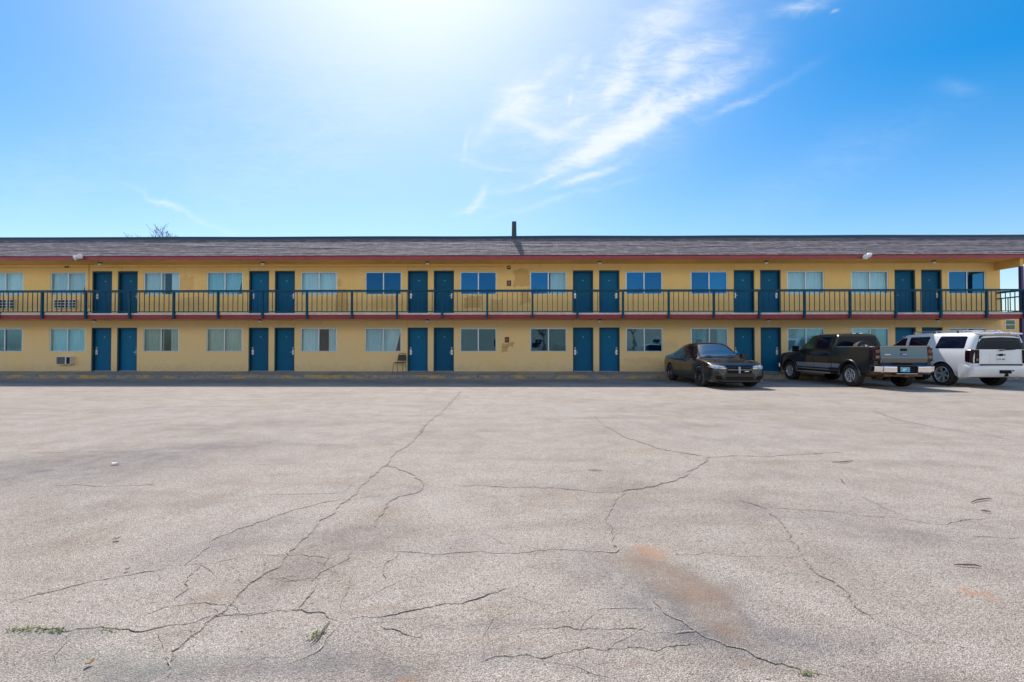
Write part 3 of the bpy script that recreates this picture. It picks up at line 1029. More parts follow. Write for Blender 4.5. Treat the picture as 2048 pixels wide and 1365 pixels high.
mb.prism([(-fw, 6.60), (fw, 6.60), (fw * .86, 7.36), (-fw * .86, 7.36)], lambda a, b, k: (fx + a, 0.16 if k == 0 else 1.5, b))
fin = mb.build("roof_fin", M['fin'], motel, bevel=0.006)

# doors -------------------------------------------------------------
def make_door(sgn):
    """sgn -1: latch on the left"""
    d = MB()
    d.box(-DW / 2 + .052, DW / 2 - .052, 0.150, 0.190, 0.012, 2.005)
    o = d.build("door", M['door'], motel, bevel=0.003)
    f = MB()
    f.box(-DW / 2 + .002, -DW / 2 + .05, 0.02, 0.20, 0.0, 2.055)
    f.box(DW / 2 - .05, DW / 2 - .002, 0.02, 0.20, 0.0, 2.055)
    f.box(-DW / 2 + .051, DW / 2 - .051, 0.02, 0.20, 2.007, 2.055)
    f.build("door_frame", M['frame_teal'], o, bevel=0.003)
    t = MB()
    t.box(-DW / 2 + .052, DW / 2 - .052, 0.05, 0.149, 0.0, 0.014)
    t.build("threshold", M['satin'], o)
    x = sgn * (DW / 2 - .12)
    h = MB()
    h.box(x - .045, x + .045, 0.139, 0.1495, 0.78, 1.02)          # escutcheon
    h.lathe([(0.0, 0.10), (.022, 0.10), (.026, .1385)], 'y', (x, 0, 0.90), 14)
    h.tube([(x, 0.118, 0.90), (x, 0.095, 0.90), (x - sgn * .11, 0.092, 0.90)], .011, 8)
    h.build("handle", M['handle'], o, smooth=40)
    k = MB()
    k.lathe([(0.0, 0.122), (.026, 0.122), (.031, .1495)], 'y', (x, 0, 1.10), 16)
    k.build("deadbolt", M['handle'], o, smooth=40)
    p = MB()
    p.lathe([(0.0, 0.144), (.013, 0.144), (.015, .1495)], 'y', (0.02, 0, 1.62), 12)
    p.build("peephole", M['satin'], o, smooth=40)
    return o
proto_l, proto_r = make_door(-1), make_door(1)
first = {-1: True, 1: True}
for (c, sgn) in doors:
    if c + DW / 2 < XL or c - DW / 2 > XE:
        continue
    for z in (Z0, ZF):
        src = proto_l if sgn < 0 else proto_r
        if first[sgn]:
            o = src; first[sgn] = False
        else:
            o = copy_tree(src, motel)
        o.location = (c, 0, z)

# windows -----------------------------------------------------------
def curtain_mesh(x0, x1, z0, z1, folds, amp, seed, lean=0.0):
    n = max(8, int((x1 - x0) * 60))
    m = MB()
    for k, y in ((0, 0.0), (1, 0.006)):
        for i in range(n + 1):
            t = i / n
            for (z, q) in ((z0, 0), ((z0 + z1) / 2, .5), (z1, 1)):
                x = x0 + (x1 - x0) * t + lean * (1 - q) * t
                w = amp * (math.sin(folds * t * 2 * math.pi + seed) + .5 * math.sin(folds * 2.3 * t * 2 * math.pi + seed * 2)) * (1 - .3 * q)
                m.v.append((x, .15 + w + y, z))
    N = (n + 1) * 3
    for s in (0, 1):
        for i in range(n):
            for j in range(2):
                a = s * N + i * 3 + j
                m.f.append((a, a + 3, a + 4, a + 1)); m.m.append(0)
    return m

def make_window(c, z0, z1, style, seed, mull=0.0):
    W = WW / 2 - .003
    H = z1 - z0
    f = MB()
    f.box(-W, W, .012, .075, .003, .042); f.box(-W, W, .012, .075, H - .042, H - .003)
    f.box(-W, -W + .042, .012, .075, .043, H - .043); f.box(W - .042, W, .012, .075, .043, H - .043)
    f.box(mull - .026, mull + .026, .006, .070, .043, H - .043)
    o = f.build("window", M['alu'], motel, bevel=0.003, loc=(c, 0, z0))
    for a, b in ((-W + .044, mull - .028), (mull + .028, W - .044)):
        p = MB()
        yy = .035 if a < mull - .1 else .048
        p.box(a, b, yy, yy + .006, .045, H - .045)
        if len(style) > 1 and style[1] == 'right':
            clear_side = a > mull
        else:
            clear_side = None
        clear = style[0] in 'wtb' and style[-1] != 'r'
        if clear_side is not None:
            clear = clear_side
        p.build("pane", M['pane_clear'] if clear else (M['pane_mirror'] if z0 > 3 else M['pane']), o)
    mats = {'w': M['curtain_white'], 't': M['curtain_teal'], 'b': M['curtain_beige']}
    if style[0] in mats:
        spans = {'full': [(-W + .02, W - .02)], 'left': [(-W + .02, mull - .1)], 'right': [(mull + .1, W - .02)],
                 'gap': [(-W + .02, mull + .05), (mull + .38, W - .02)], 'half': [(-W + .02, mull - .03), (mull + .42, W - .02)],
                 'swept': [(-W + .02, W - .02)]}[style[1]]
        for (a, b) in spans:
            cm = curtain_mesh(a, b, -.05, H + .05, max(3, (b - a) * 5.5), .016, seed, -.30 if style[1] == 'swept' else 0)
            cm.build("curtain", mats[style[0]], o, smooth=70)
    return o
UP = {9: ('w', 'full'), 136: ('w', 'swept'), 322: ('w', 'gap'), 449: ('t', 'swept'), 637: ('w', 'full'), 766: ('n',), 957: ('n',), 1097: ('w', 'right'),
      1288: ('n',), 1420: ('n',), 1611: ('w', 'full'), 1742: ('w', 'full'), 1933: ('n',)}
LO = {9: ('n',), 136: ('t', 'full'), 322: ('b', 'gap'), 449: ('b', 'full'), 637: ('w', 'half'), 766: ('w', 'swept'), 957: ('n',), 1097: ('n',),
      1288: ('n',), 1420: ('w', 'half', 'r'), 1611: ('w', 'swept', 'r'), 1742: ('w', 'gap', 'r'), 1933: ('n',)}
vis = [c for c in WX if XL < c - WW / 2 and c + WW / 2 < XE]
def style_at(table, c):
    k = min(table, key=lambda q: abs(wx(q, 600) - c))
    return table[k] if abs(wx(k, 600) - c) < 1.0 else ('w', 'full')
for i, c in enumerate(vis):
    make_window(c, ZW2a, ZW2b, style_at(UP, c), i * 1.3)
    make_window(c, ZW1a, ZW1b, style_at(LO, c), i * 1.7 + .5)

# end gallery: beams, corner post
mb = MB()
mb.box(XE + .003, XP - .06, 0.0, .12, 5.06, ZS - .002)
mb.box(XP - .058, XP + .06, EAVE_Y + .1, DEPTH, 4.95, ZS - .002)
mb.build("beam", M['soffit'], motel)
mb = MB()
mb.box(XP - .06, XP + .06, BAL_Y + .01, BAL_Y + .13, 0.16, 2.657)
mb.box(XP - .06, XP + .06, BAL_Y + .01, BAL_Y + .13, ZF, 4.948)
mb.build("support_post", M['post'], motel, bevel=0.005)

# ------------------------------------------------------------------ balcony railing (a thing of its own)
POSTS_PX = [84.6, 171.5, 259.4, 347.7, 436.3, 525, 614, 704, 794, 884.6, 974.5, 1065, 1155, 1246, 1337.4, 1427.6, 1518.4, 1608.9, 1700, 1791.6, 1881.8, 1973.4]
RY = BAL_Y - .045
posts = [wx(p, 610, RY) for p in POSTS_PX]
step = (posts[-1] - posts[0]) / (len(posts) - 1)
posts = [posts[0] - 3 * step, posts[0] - 2 * step, posts[0] - step] + posts + [XP]
rail = thing("balcony_railing", "long teal metal balcony railing with thin upright bars along the upper gallery", "railing", (0, RY, 2.66))
mb = MB()
mb.box(posts[0] - .05, XP + .05, -.045, .045, 1.215, 1.280)
mb.build("handrail", M['teal'], rail, bevel=0.006)
mb = MB()
mb.box(posts[0] - .05, XP + .05, -.014, .018, .300, .335)
mb.box(posts[0] - .05, XP + .05, -.012, .016, 1.175, 1.203)
mb.build("bottom_rail", M['teal'], rail)
mb = MB()
mb.box(-.042, .042, -.046, .040, .015, 1.203)
mb.box(-.03, .03, .0405, .10, .21, .30)
post0 = mb.build("post", M['teal'], rail, bevel=0.004)
post0.location = (posts[0], 0, 0)
for x in posts[1:]:
    o = copy_tree(post0, rail)
    o.location = (x, 0, 0)
for a, b in zip(posts[:-1], posts[1:]):
    m = MB()
    n = max(2, round((b - a) / .212))
    for i in range(1, n):
        x = a + (b - a) * i / n
        m.box(x - .0115, x + .0115, -.010, .013, .3352, 1.1748)
    m.build("baluster_panel", M['teal'], rail)
# return along the end gallery
mb = MB()
for z0, z1 in ((1.205, 1.285), (.95, 1.00), (.300, .335)):
    mb.box(XP + .052, XP + .11, .10, DEPTH, z0, z1)
mb.build("side_rail", M['teal'], rail)
mb = MB()
for i in range(26):
    y = .45 + i * .28
    mb.box(XP + .07, XP + .095, y, y + .025, .336, .949)
mb.build("baluster_panel", M['teal'], rail)

# ------------------------------------------------------------------ lamps, air conditioners, signs on the building
lampg = "round lamps under the gallery ceilings"
def make_soffit_light():
    t = thing("ceiling_light", "x", "light", (0, 0, 0), 0, lampg)
    m = MB(); m.lathe([(0, 0), (.085, 0), (.085, -.03), (.05, -.045), (0, -.045)], 'z', n=20)
    m.build("base", M['black'], t, smooth=40)
    m = MB(); m.lathe([(.05, -.0455), (.07, -.075), (.072, -.11), (.05, -.14), (0, -.15)], 'z', n=20)
    m.build("globe", M['lens'], t, smooth=60)
    return t
ORD = ['first', 'second', 'third', 'fourth', 'fifth', 'sixth']
sl0 = None
for row, z, pxs, py in ((0, ZS, [200, 526, 855, 1199, 1533, 1867.5], 524), (1, 2.66, [189, 520, 855, 1199, 1537, 1875], 641)):
    for i, p in enumerate(pxs):
        o = sl0 = make_soffit_light() if sl0 is None else sl0
        if row or i:
            o = copy_tree(sl0)
        o.location = (wx(p, py, -.62), -.62, z - .001)
        where = "under the roof eave over the upper doors" if row == 0 else "under the balcony over the ground floor doors"
        o['label'] = f"small round ceiling lamp {where}, {ORD[i]} from the left"

def make_flood(label, px, py, aim):
    p = on_plane_y(px, py, EAVE_Y - .12)
    t = thing("floodlight", label, "floodlight", (p.x, EAVE_Y - .005, p.z), 0, "white twin floodlights on the eave")
    m = MB(); m.lathe([(0, -.03), (.06, -.03), (.06, 0), (0, 0)], 'y', (0.02, 0, 0), 16)
    m.tube([(0.02, -.03, 0), (0.02, -.09, .02)], .022, 10)
    m.build("mount", M['white_plastic'], t, smooth=40)
    for k, (dx, dz, ax) in enumerate(((-.075, -.02, -.5), (.075, .05, .6))):
        d = Vector((ax, -.7, -.45)).normalized()
        c = Vector((dx, -.16, dz))
        h = MB()
        pts = [c - d * .09, c - d * .07, c - d * .02, c + d * .05, c + d * .08]
        h.tube(pts, [.03, .062, .085, .105, .108], 16)
        h.tube([c - d * .08, Vector((0.02, -.07, .02))], .016, 8)
        ho = h.build("lamp_head", M['white_plastic'], t, smooth=50)
        l = MB(); l.tube([c + d * .0805, c + d * .088, c + d * .092], [.10, .09, .04], 16)
        l.build("lens", M['lens'], ho, smooth=50)
    return t
make_flood("white twin floodlight on the eave above the left upper windows with air conditioners", 158, 515, -1)
make_flood("white twin floodlight on the eave above the parked pickup truck", 1733, 513, 1)

def make_ac(label, px0, px1, py0, py1, proud, kind):
    a = on_plane_y(px0, (py0 + py1) / 2, -proud); b = on_plane_y(px1, (py0 + py1) / 2, -proud)
    zt = on_plane_y(px0, py0, -proud).z; zb = on_plane_y(px0, py1, -proud).z
    w, h = b.x - a.x, zt - zb
    t = thing("air_conditioner", label, "air conditioner", (a.x, 0, zb), 0, "air conditioners through the wall")
    m = MB()
    fr = .035
    m.box(0, w, -proud + .02, .05, 0, .02); m.box(0, w, -proud + .02, .05, h - .02, h)
    m.box(0, .02, -proud + .02, .05, .021, h - .021); m.box(w - .02, w, -proud + .02, .05, .021, h - .021)
    m.box(.021, w - .021, -.02, .04, .021, h - .021)
    m.build("casing", M['grille_metal'], t, bevel=0.004)
    bk = MB(); bk.box(.022, w - .022, -proud + .05, -.022, .022, h - .022)
    bk.build("coil", M['black'], t)
    g = MB()
    y0, y1 = -proud, -proud + .018
    if kind == 'grid':
        cols, rows = 6, 3
        g.box(0, w, y0, y1, 0, fr); g.box(0, w, y0, y1, h - fr, h)
        for i in range(cols + 1):
            x = (w - fr) * i / cols
            g.box(x, x + fr * (1.8 if i == 4 else 1), y0 - .001, y1 - .001, fr + .001, h - fr - .001)
        for j in range(1, rows):
            z = (h - fr) * j / rows
            for i in range(cols):
                x = (w - fr) * i / cols
                g.box(x + fr * (1.8 if i == 4 else 1) + .0005, (w - fr) * (i + 1) / cols - .0005, y0, y1, z, z + fr)
    else:
        g.box(0, w, y0, y1, 0, .025); g.box(0, w, y0, y1, h - .03, h)
        for x in (0, w * .62, w - .025):
            g.box(x, x + (.06 if x == w * .62 else .025), y0 - .001, y1 - .001, .026, h - .031)
        for j in range(1, 8):
            z = .025 + (h - .055) * j / 8
            g.box(.026, w * .62 - .001, y0 + .004, y1 - .002, z - .003, z + .003)
    g.build("grille", M['grille_metal'], t)
    return t
make_ac("gridded air conditioner below the upper window second from the left edge", 107, 152, 599.5, 617, .09, 'grid')
make_ac("gridded air conditioner below the upper window at the left edge, cut by the frame", -16, 26.5, 599.5, 618, .09, 'grid')
make_ac("small boxy air conditioner low on the ground floor wall, left of the doors", 111.5, 141, 713.5, 729.5, .20, 'slat')

def text_mesh(s, size, depth=.002):
    cu = bpy.data.curves.new("txt", 'FONT')
    cu.body = s
    cu.size = size
    cu.extrude = depth
    cu.align_x = 'CENTER'
    cu.align_y = 'CENTER'
    o = bpy.data.objects.new("txt", cu)
    COL.objects.link(o)
    dg = bpy.context.evaluated_depsgraph_get()
    me = bpy.data.meshes.new_from_object(o.evaluated_get(dg))
    bpy.data.objects.remove(o)
    return me

def sign(label, px, py, txt):
    p = on_plane_y(px, py, 0)
    m = MB(); m.box(-.10, .10, -.018, -.001, -.13, .13)
    t = thing("wall_sign", label, "sign", (p.x, 0, p.z), 0, "brown plates between the windows")
    m.build("plate", M['brown_sign'], t, bevel=0.004)
    me = text_mesh(txt, .15)
    me.transform(Matrix.Translation((0, -.021, 0)) @ Matrix.Rotation(R(90), 4, 'X'))
    link("numeral", me, M['sign_ink'], t)
sign("brown plate with a pale numeral on the upper wall above the railing", 1018, 567, "2")
sign("brown plate with a pale numeral on the ground floor wall above a brown paint patch", 1014, 680, "1")

p = on_plane_y(1017.5, 535.5, 0)
t = thing("alarm_bell", "round dark alarm bell at the end of the conduit on the upper wall", "alarm", (p.x, 0, p.z))
m = MB(); m.lathe([(0, -.07), (.06, -.07), (.085, -.05), (.09, -.02), (.09, -.001), (0, -.001)], 'y', n=20)
m.build("housing", M['black'], t, smooth=45)
m = MB(); m.box(-.045, .045, -.078, -.069, -.018, .022)
m.build("slot_cover", M['white_plastic'], t, bevel=0.003)

zc = on_plane_y(600, 534.5, 0).z
t = thing("conduit", "thin painted conduit running along the upper wall above the windows to the alarm bell", "pipe", (0, 0, zc))
m = MB(); m.tube([(XL, -.018, .0), (wx(1008, 535), -.018, .0)], .014, 8)
m.build("pipe", M['soffit'], t, smooth=40)
xv = wx(178.5, 560)
m = MB(); m.tube([(xv, -.034, .11), (xv, -.034, -1.80)], .014, 8)
m.box(xv - .035, xv + .035, -.07, -.002, .10, .20)
m.box(xv - .03, xv + .03, -.06, -.002, -1.90, -1.80)
m.build("down_pipe", M['soffit'], t, smooth=40)
for px in (133, 137.5):
    x = wx(px, 535); m = MB(); m.box(x - .03, x + .03, -.065, -.034, -.02, .05)
    m.build("junction_box", M['fin'], t)

# ------------------------------------------------------------------ chair by the door
p = on_plane_y(800, 744, -.42)
ch = thing("stacking_chair", "black stacking chair with padded back standing by a ground floor door", "chair", (p.x, -.42, .225), R(-8))
for sx in (-1, 1):
    m = MB(); m.tube([(sx * .245, -.26, 0), (sx * .225, -.215, .43), (sx * .20, -.19, .44)], .011, 8); m.build("leg", M['chair_metal'], ch, smooth=50)
    m = MB(); m.tube([(sx * .215, .20, 0), (sx * .205, .17, .44), (sx * .19, .22, .62), (sx * .165, .27, .86)], .011, 8); m.build("leg", M['chair_metal'], ch, smooth=50)
m = MB(); m.tube([(-.165, .27, .86), (-.14, .275, .885), (.14, .275, .885), (.165, .27, .86)], .011, 8); m.build("back_frame", M['chair_metal'], ch, smooth=50)
m = MB(); m.box(-.215, .215, -.22, .19, .43, .475); m.build("seat", M['vinyl'], ch, bevel=.018)
m = MB(); m.prism([(-.185, .545), (.185, .545), (.16, .82), (-.16, .82)], lambda a, b, k: (a, .19 + (b - .545) * .22 + (.0 if k == 0 else .03), b)); m.build("backrest", M['vinyl'], ch, bevel=.012)

# ------------------------------------------------------------------ vehicles
def pchip(xs, ys, x):
    n = len(xs)
    if x <= xs[0]: return ys[0]
    if x >= xs[-1]: return ys[-1]
    d = [(ys[i + 1] - ys[i]) / (xs[i + 1] - xs[i]) for i in range(n - 1)]
    m = [0] * n
    m[0], m[-1] = d[0], d[-1]
    for i in range(1, n - 1):
        m[i] = 0 if d[i - 1] * d[i] <= 0 else 2 * d[i - 1] * d[i] / (d[i - 1] + d[i])
    for i in range(n - 1):
        if xs[i] <= x <= xs[i + 1]:
            h = xs[i + 1] - xs[i]
            t = (x - xs[i]) / h
            return (ys[i] * (1 + 2 * t) * (1 - t) ** 2 + h * m[i] * t * (1 - t) ** 2 + ys[i + 1] * t * t * (3 - 2 * t) + h * m[i + 1] * t * t * (t - 1))

def chaikin(pts, it):
    for _ in range(it):
        out = [pts[0]]
        for a, b in zip(pts[:-1], pts[1:]):
            out.append((a[0] * .75 + b[0] * .25, a[1] * .75 + b[1] * .25))
            out.append((a[0] * .25 + b[0] * .75, a[1] * .25 + b[1] * .75))
        out.append(pts[-1])
        pts = out
    return pts

def loft(keys, stations=None, it=2, step=.06):
    """keys: (x, [(halfwidth, z) ...]) from tail to nose -> watertight bmesh"""
    kx = [k[0] for k in keys]
    npt = len(keys[0][1])
    sx = stations or sorted(set([round(v, 4) for v in frange(kx[0], kx[-1], step)] + kx))
    rings = []
    for x in sx:
        ctrl = [(pchip(kx, [k[1][i][0] for k in keys], x), pchip(kx, [k[1][i][1] for k in keys], x)) for i in range(npt)]
        half = chaikin(ctrl, it)
        full = half + [(-y, z) for (y, z) in reversed(half[1:-1])]
        rings.append([(x, y, z) for (y, z) in full])
    n = len(rings[0])
    bm = bmesh.new()
    vv = [[bm.verts.new(p) for p in rg] for rg in rings]
    for i in range(len(vv) - 1):
        for k in range(n):
            bm.faces.new((vv[i][k], vv[i][(k + 1) % n], vv[i + 1][(k + 1) % n], vv[i + 1][k]))
    bm.faces.new(vv[0][::-1])
    bm.faces.new(vv[-1])
    bmesh.ops.recalc_face_normals(bm, faces=bm.faces)
    return bm

def bm_mesh(bm, name):
    me = bpy.data.meshes.new(name)
    bm.to_mesh(me)
    bm.free()
    return me

def boolean_cut(me, cutter, mats):
    """cut a mesh by MB geometry (material 1 on the cut faces)"""
    o = link("tmp_a", me, mats)
    c = cutter.build("tmp_b", [mats[-1]])
    md = o.modifiers.new("b", 'BOOLEAN')
    md.operation = 'DIFFERENCE'
    md.solver = 'EXACT'
    md.material_mode = 'TRANSFER'
    md.object = c
    dg = bpy.context.evaluated_depsgraph_get()
    dg.update()
    out = bpy.data.meshes.new_from_object(o.evaluated_get(dg))
    bpy.data.objects.remove(o); bpy.data.objects.remove(c)
    return out

def finish_body(me, name, mats, parent, angle=38):
    for p in me.polygons:
        p.use_smooth = True
    me.set_sharp_from_angle(angle=R(angle))
    me.name = name
    o = bpy.data.objects.new(name, me)
    COL.objects.link(o)
    if len(me.materials) == 0:
        for m in mats: me.materials.append(m)
    o.parent = parent
    return o

def decal(bvh, poly, fn, direction, off, mat, name, parent, res=.06, depth=.012):
    """panel that follows a body surface: a 2D outline cut into a grid, dropped onto the surface and given an edge"""
    bm = bmesh.new()
    vs = [bm.verts.new((a, b, 0)) for a, b in poly]
    bm.faces.new(vs)
    for ax in (0, 1):
        lo = min(p[ax] for p in poly); hi = max(p[ax] for p in poly)
        k = max(1, int((hi - lo) / res))
        for i in range(1, k):
            c = lo + (hi - lo) * i / k
            no = (1, 0, 0) if ax == 0 else (0, 1, 0)
            bmesh.ops.bisect_plane(bm, geom=bm.verts[:] + bm.edges[:] + bm.faces[:], plane_co=(c if ax == 0 else 0, c if ax == 1 else 0, 0), plane_no=no)
    d = Vector(direction).normalized()
    hits = {}
    last = None
    for v in bm.verts:
        o = Vector(fn(v.co.x, v.co.y))
        h = bvh.ray_cast(o, d)
        if h[0] is None:
            q = bvh.find_nearest(o + d * 1.0)
            h = (q[0], q[1], 0, 0)
        nrm = h[1]
        if nrm.dot(d) > 0: nrm = -nrm
        hits[v] = (h[0] + nrm * off, h[0] + nrm * (off - depth))
    edge = [e for e in bm.edges if len(e.link_faces) == 1]
    bv = {v for e in edge for v in e.verts}
    low = {v: bm.verts.new(hits[v][1]) for v in bv}
    for e in edge:
        a, b = e.verts
        bm.faces.new((a, b, low[b], low[a]))
    for v, h in hits.items():
        v.co = h[0]
    bmesh.ops.recalc_face_normals(bm, faces=bm.faces)
    me = bm_mesh(bm, name)
    for p in me.polygons: p.use_smooth = True
    me.set_sharp_from_angle(angle=R(40))
    return link(name, me, mat, parent)

def rounded(poly, r=.03, n=4):
    out = []
    N = len(poly)
    for i in range(N):
        p = Vector(poly[i]); a = Vector(poly[i - 1]); b = Vector(poly[(i + 1) % N])
        u = (a - p); w = (b - p)
        k = min(r, u.length * .4, w.length * .4)
        s, e = p + u.normalized() * k, p + w.normalized() * k
        for j in range(n + 1):
            t = j / n
            q = s * (1 - t) ** 2 + p * 2 * t * (1 - t) + e * t * t
            out.append((q.x, q.y))
    return out

def paint(name, col, metal=0.5, rough=0.28, dirt=(0.20, 0.17, 0.14), dirt_amt=.25, dirt_z=.75, coat=1.0):
    m = Mat(name)
    fl = m.noise(400, 2)
    c = m.mix(m.rng(fl, .3, .7, 0, .25), col, tuple(min(1, x * 1.6 + .01) for x in col))
    sp = m.node("ShaderNodeSeparateXYZ"); m.lk(m.co(), sp.inputs[0])
    dz = m.math('MULTIPLY', m.rng(sp.outputs['Z'], dirt_z, .3, 0, 1), m.rng(m.noise(5, 6, .65), .35, .7, .1, dirt_amt))
    c = m.mix(dz, c, dirt)
    m.set(Base_Color=c, Metallic=metal, Roughness=rough, Coat_Weight=coat, Coat_Roughness=.03, Coat_IOR=1.44)
    m.bsdf.inputs['Specular IOR Level'].default_value = 0.25
    return m.mat
V_ = {}
V_['black'] = paint("black_car_paint", (0.003, 0.003, 0.005), .0, .3, dirt_amt=.02, coat=1.0)
V_['grey'] = paint("dark_grey_truck_paint", (0.016, 0.019, 0.022), .2, .30, dirt_amt=.08, coat=.8)
V_['gate'] = paint("glossy_tailgate_paint", (0.034, 0.036, 0.040), .4, .22, dirt_amt=.1)
V_['gate'].node_tree.nodes['Principled BSDF'].inputs['Coat IOR'].default_value = 2.0
V_['lower'] = paint("silver_lower_paint", (0.30, 0.34, 0.37), .3, .30, dirt_amt=.1)
V_['white'] = paint("white_truck_paint", (0.72, 0.74, 0.76), 0.0, .35, dirt_amt=.35, dirt_z=.9)
V_['well'] = simple("wheel_well", (0.008, 0.008, 0.009), .9)
V_['glass'] = simple("tinted_glass", (0.004, 0.009, 0.026), .04, 0, var=.05, ior=1.36)
V_['wind'] = simple("windscreen_glass", (0.012, 0.05, 0.09), .03, 0, var=.05, ior=3.2)
V_['green'] = simple("green_tinted_glass", (0.02, 0.09, 0.055), .05, 0, var=.3, scale=3, ior=1.7)
V_['lens'] = simple("headlamp_lens", (0.55, 0.56, 0.56), .08, 0.3, var=.25, scale=18, coat=1)
V_['amber'] = simple("amber_lens", (0.36, 0.13, 0.06), .12, coat=1)
V_['tail'] = simple("smoked_tail_lens", (0.012, 0.006, 0.010), .12, var=.4, scale=14, ior=1.4)
V_['tail_red'] = simple("red_lens", (0.16, 0.012, 0.012), .1, coat=1)
V_['tail_clear'] = simple("reverse_lens", (0.20, 0.10, 0.07), .1, var=.2, coat=1)
V_['rim_dark'] = simple("dark_rim", (0.16, 0.16, 0.17), .25, .9, coat=.4)
V_['rim_silver'] = simple("silver_rim", (0.70, 0.71, 0.73), .25, .55)
V_['rust'] = simple("rusty_steel", (0.20, 0.10, 0.05), .8, .3, var=.4, scale=12)
V_['plate_blue'] = simple("blue_plate", (0.10, 0.42, 0.60), .4, var=.3, scale=20)
V_['plate_white'] = simple("white_plate", (0.72, 0.75, 0.78), .4, var=.06)
V_['ink'] = simple("plate_ink", (0.05, 0.09, 0.16), .5)
V_['trim'] = simple("dark_trim", (0.006, 0.006, 0.007), .7)
V_['trim'].node_tree.nodes['Principled BSDF'].inputs['Specular IOR Level'].default_value = 0.2
V_['black'].node_tree.nodes['Principled BSDF'].inputs['Coat IOR'].default_value = 1.38
V_['blue_badge'] = simple("blue_badge", (0.02, 0.06, 0.30), .25, coat=1)

def make_wheel(parent, x, y, r, w, rim_r, side, spokes, rim_mat, steer=0.0, dish=0.03):
    """side +1: outer face towards +y"""
    t = MB()
    hw = w / 2
    prof = [(rim_r * .98, -hw * .86), (rim_r, -hw * .95), (r * .93, -hw), (r * .985, -hw * .86), (r, -hw * .6), (r, -hw * .18), (r * .985, -hw * .15), (r * .985, -hw * .07), (r, -hw * .04),
            (r, hw * .04), (r * .985, hw * .07), (r * .985, hw * .15), (r, hw * .18), (r, hw * .6), (r * .985, hw * .86), (r * .93, hw), (rim_r, hw * .95), (rim_r * .98, hw * .86), (rim_r * .96, 0), (rim_r * .98, -hw * .86)]
    t.lathe(prof, 'y', n=40)
    o = t.build("tyre", M['rubber'], parent, smooth=35)
    o.location = (x, y, r)
    o.rotation_euler = (0, 0, steer)
    m = MB()
    yo = side * hw
    # barrel and lip
    m.lathe([(rim_r * .985, yo * .9), (rim_r * .93, yo * .97), (rim_r * .90, yo * .80), (rim_r * .86, yo * .2), (rim_r * .86, -yo * .6)], 'y', n=40)
    m.lathe([(0, yo * .62), (rim_r * .22, yo * .62), (rim_r * .24, yo * .45), (rim_r * .24, -yo * .2), (0, -yo * .2)], 'y', n=24)
    for k in range(spokes):
        a = 2 * math.pi * (k + .25) / spokes
        wd0, wd1 = rim_r * (.20 if spokes <= 6 else .12), rim_r * (.26 if spokes <= 6 else .14)
        ca, sa = math.cos(a), math.sin(a)
        def P(rad, tan, yy):
            return (ca * rad - sa * tan, yy, sa * rad + ca * tan)
        y0, y1 = yo * .72, yo * .84
        b0, b1 = yo * .4, yo * .5
        vs = [P(rim_r * .16, -wd0 / 2, y0 - side * dish * .4), P(rim_r * .16, wd0 / 2, y0 - side * dish * .4), P(rim_r * .91, wd1 / 2, y1), P(rim_r * .91, -wd1 / 2, y1),
              P(rim_r * .16, -wd0 / 2, b0), P(rim_r * .16, wd0 / 2, b0), P(rim_r * .91, wd1 / 2, b1), P(rim_r * .91, -wd1 / 2, b1)]
        m.add(vs, [(0, 1, 2, 3), (7, 6, 5, 4), (0, 4, 5, 1), (1, 5, 6, 2), (2, 6, 7, 3), (3, 7, 4, 0)])
    rm_ = m.build("rim", rim_mat, o, smooth=35)
    h = MB()
    h.lathe([(rim_r * .86, -yo * .62), (rim_r * .5, -yo * .58), (0, -yo * .58)], 'y', n=24)
    h.lathe([(0, yo * .10), (rim_r * .62, yo * .10), (rim_r * .62, yo * .02), (0, yo * .02)], 'y', n=24)
    h.build("brake_disc", V_['well'], o, smooth=40)
    return o

def arch_cutter(xs, r, z, half, depth=.34):
    c = MB()
    for x in xs:
        for s in (-1, 1):
            c.lathe([(0, s * (half - depth)), (r, s * (half - depth)), (r, s * (half + .3)), (0, s * (half + .3))], 'y', (x, 0, z), n=40)
    return c

def mirror_part(parent, x, y, z, side, mat, sx=.12, sy=.2, sz=.14):
    m = MB()
    m.tube([(x, y - side * .06, z - sz * .3), (x, y + side * .06, z - sz * .2)], .022, 8)
    pts = []
    m.box(x - sx / 2, x + sx / 2, min(y + side * .04, y + side * (.04 + sy)), max(y + side * .04, y + side * (.04 + sy)), z - sz / 2, z + sz / 2)
    o = m.build("side_mirror", mat, parent, bevel=.03)
    return o

def handle_part(parent, x, y, z, side, mat, w=.18):
    m = MB()
    m.box(x - w / 2, x + w / 2, min(y, y + side * .03), max(y, y + side * .03), z - .018, z + .018)
    return m.build("door_handle", mat, parent, bevel=.008)

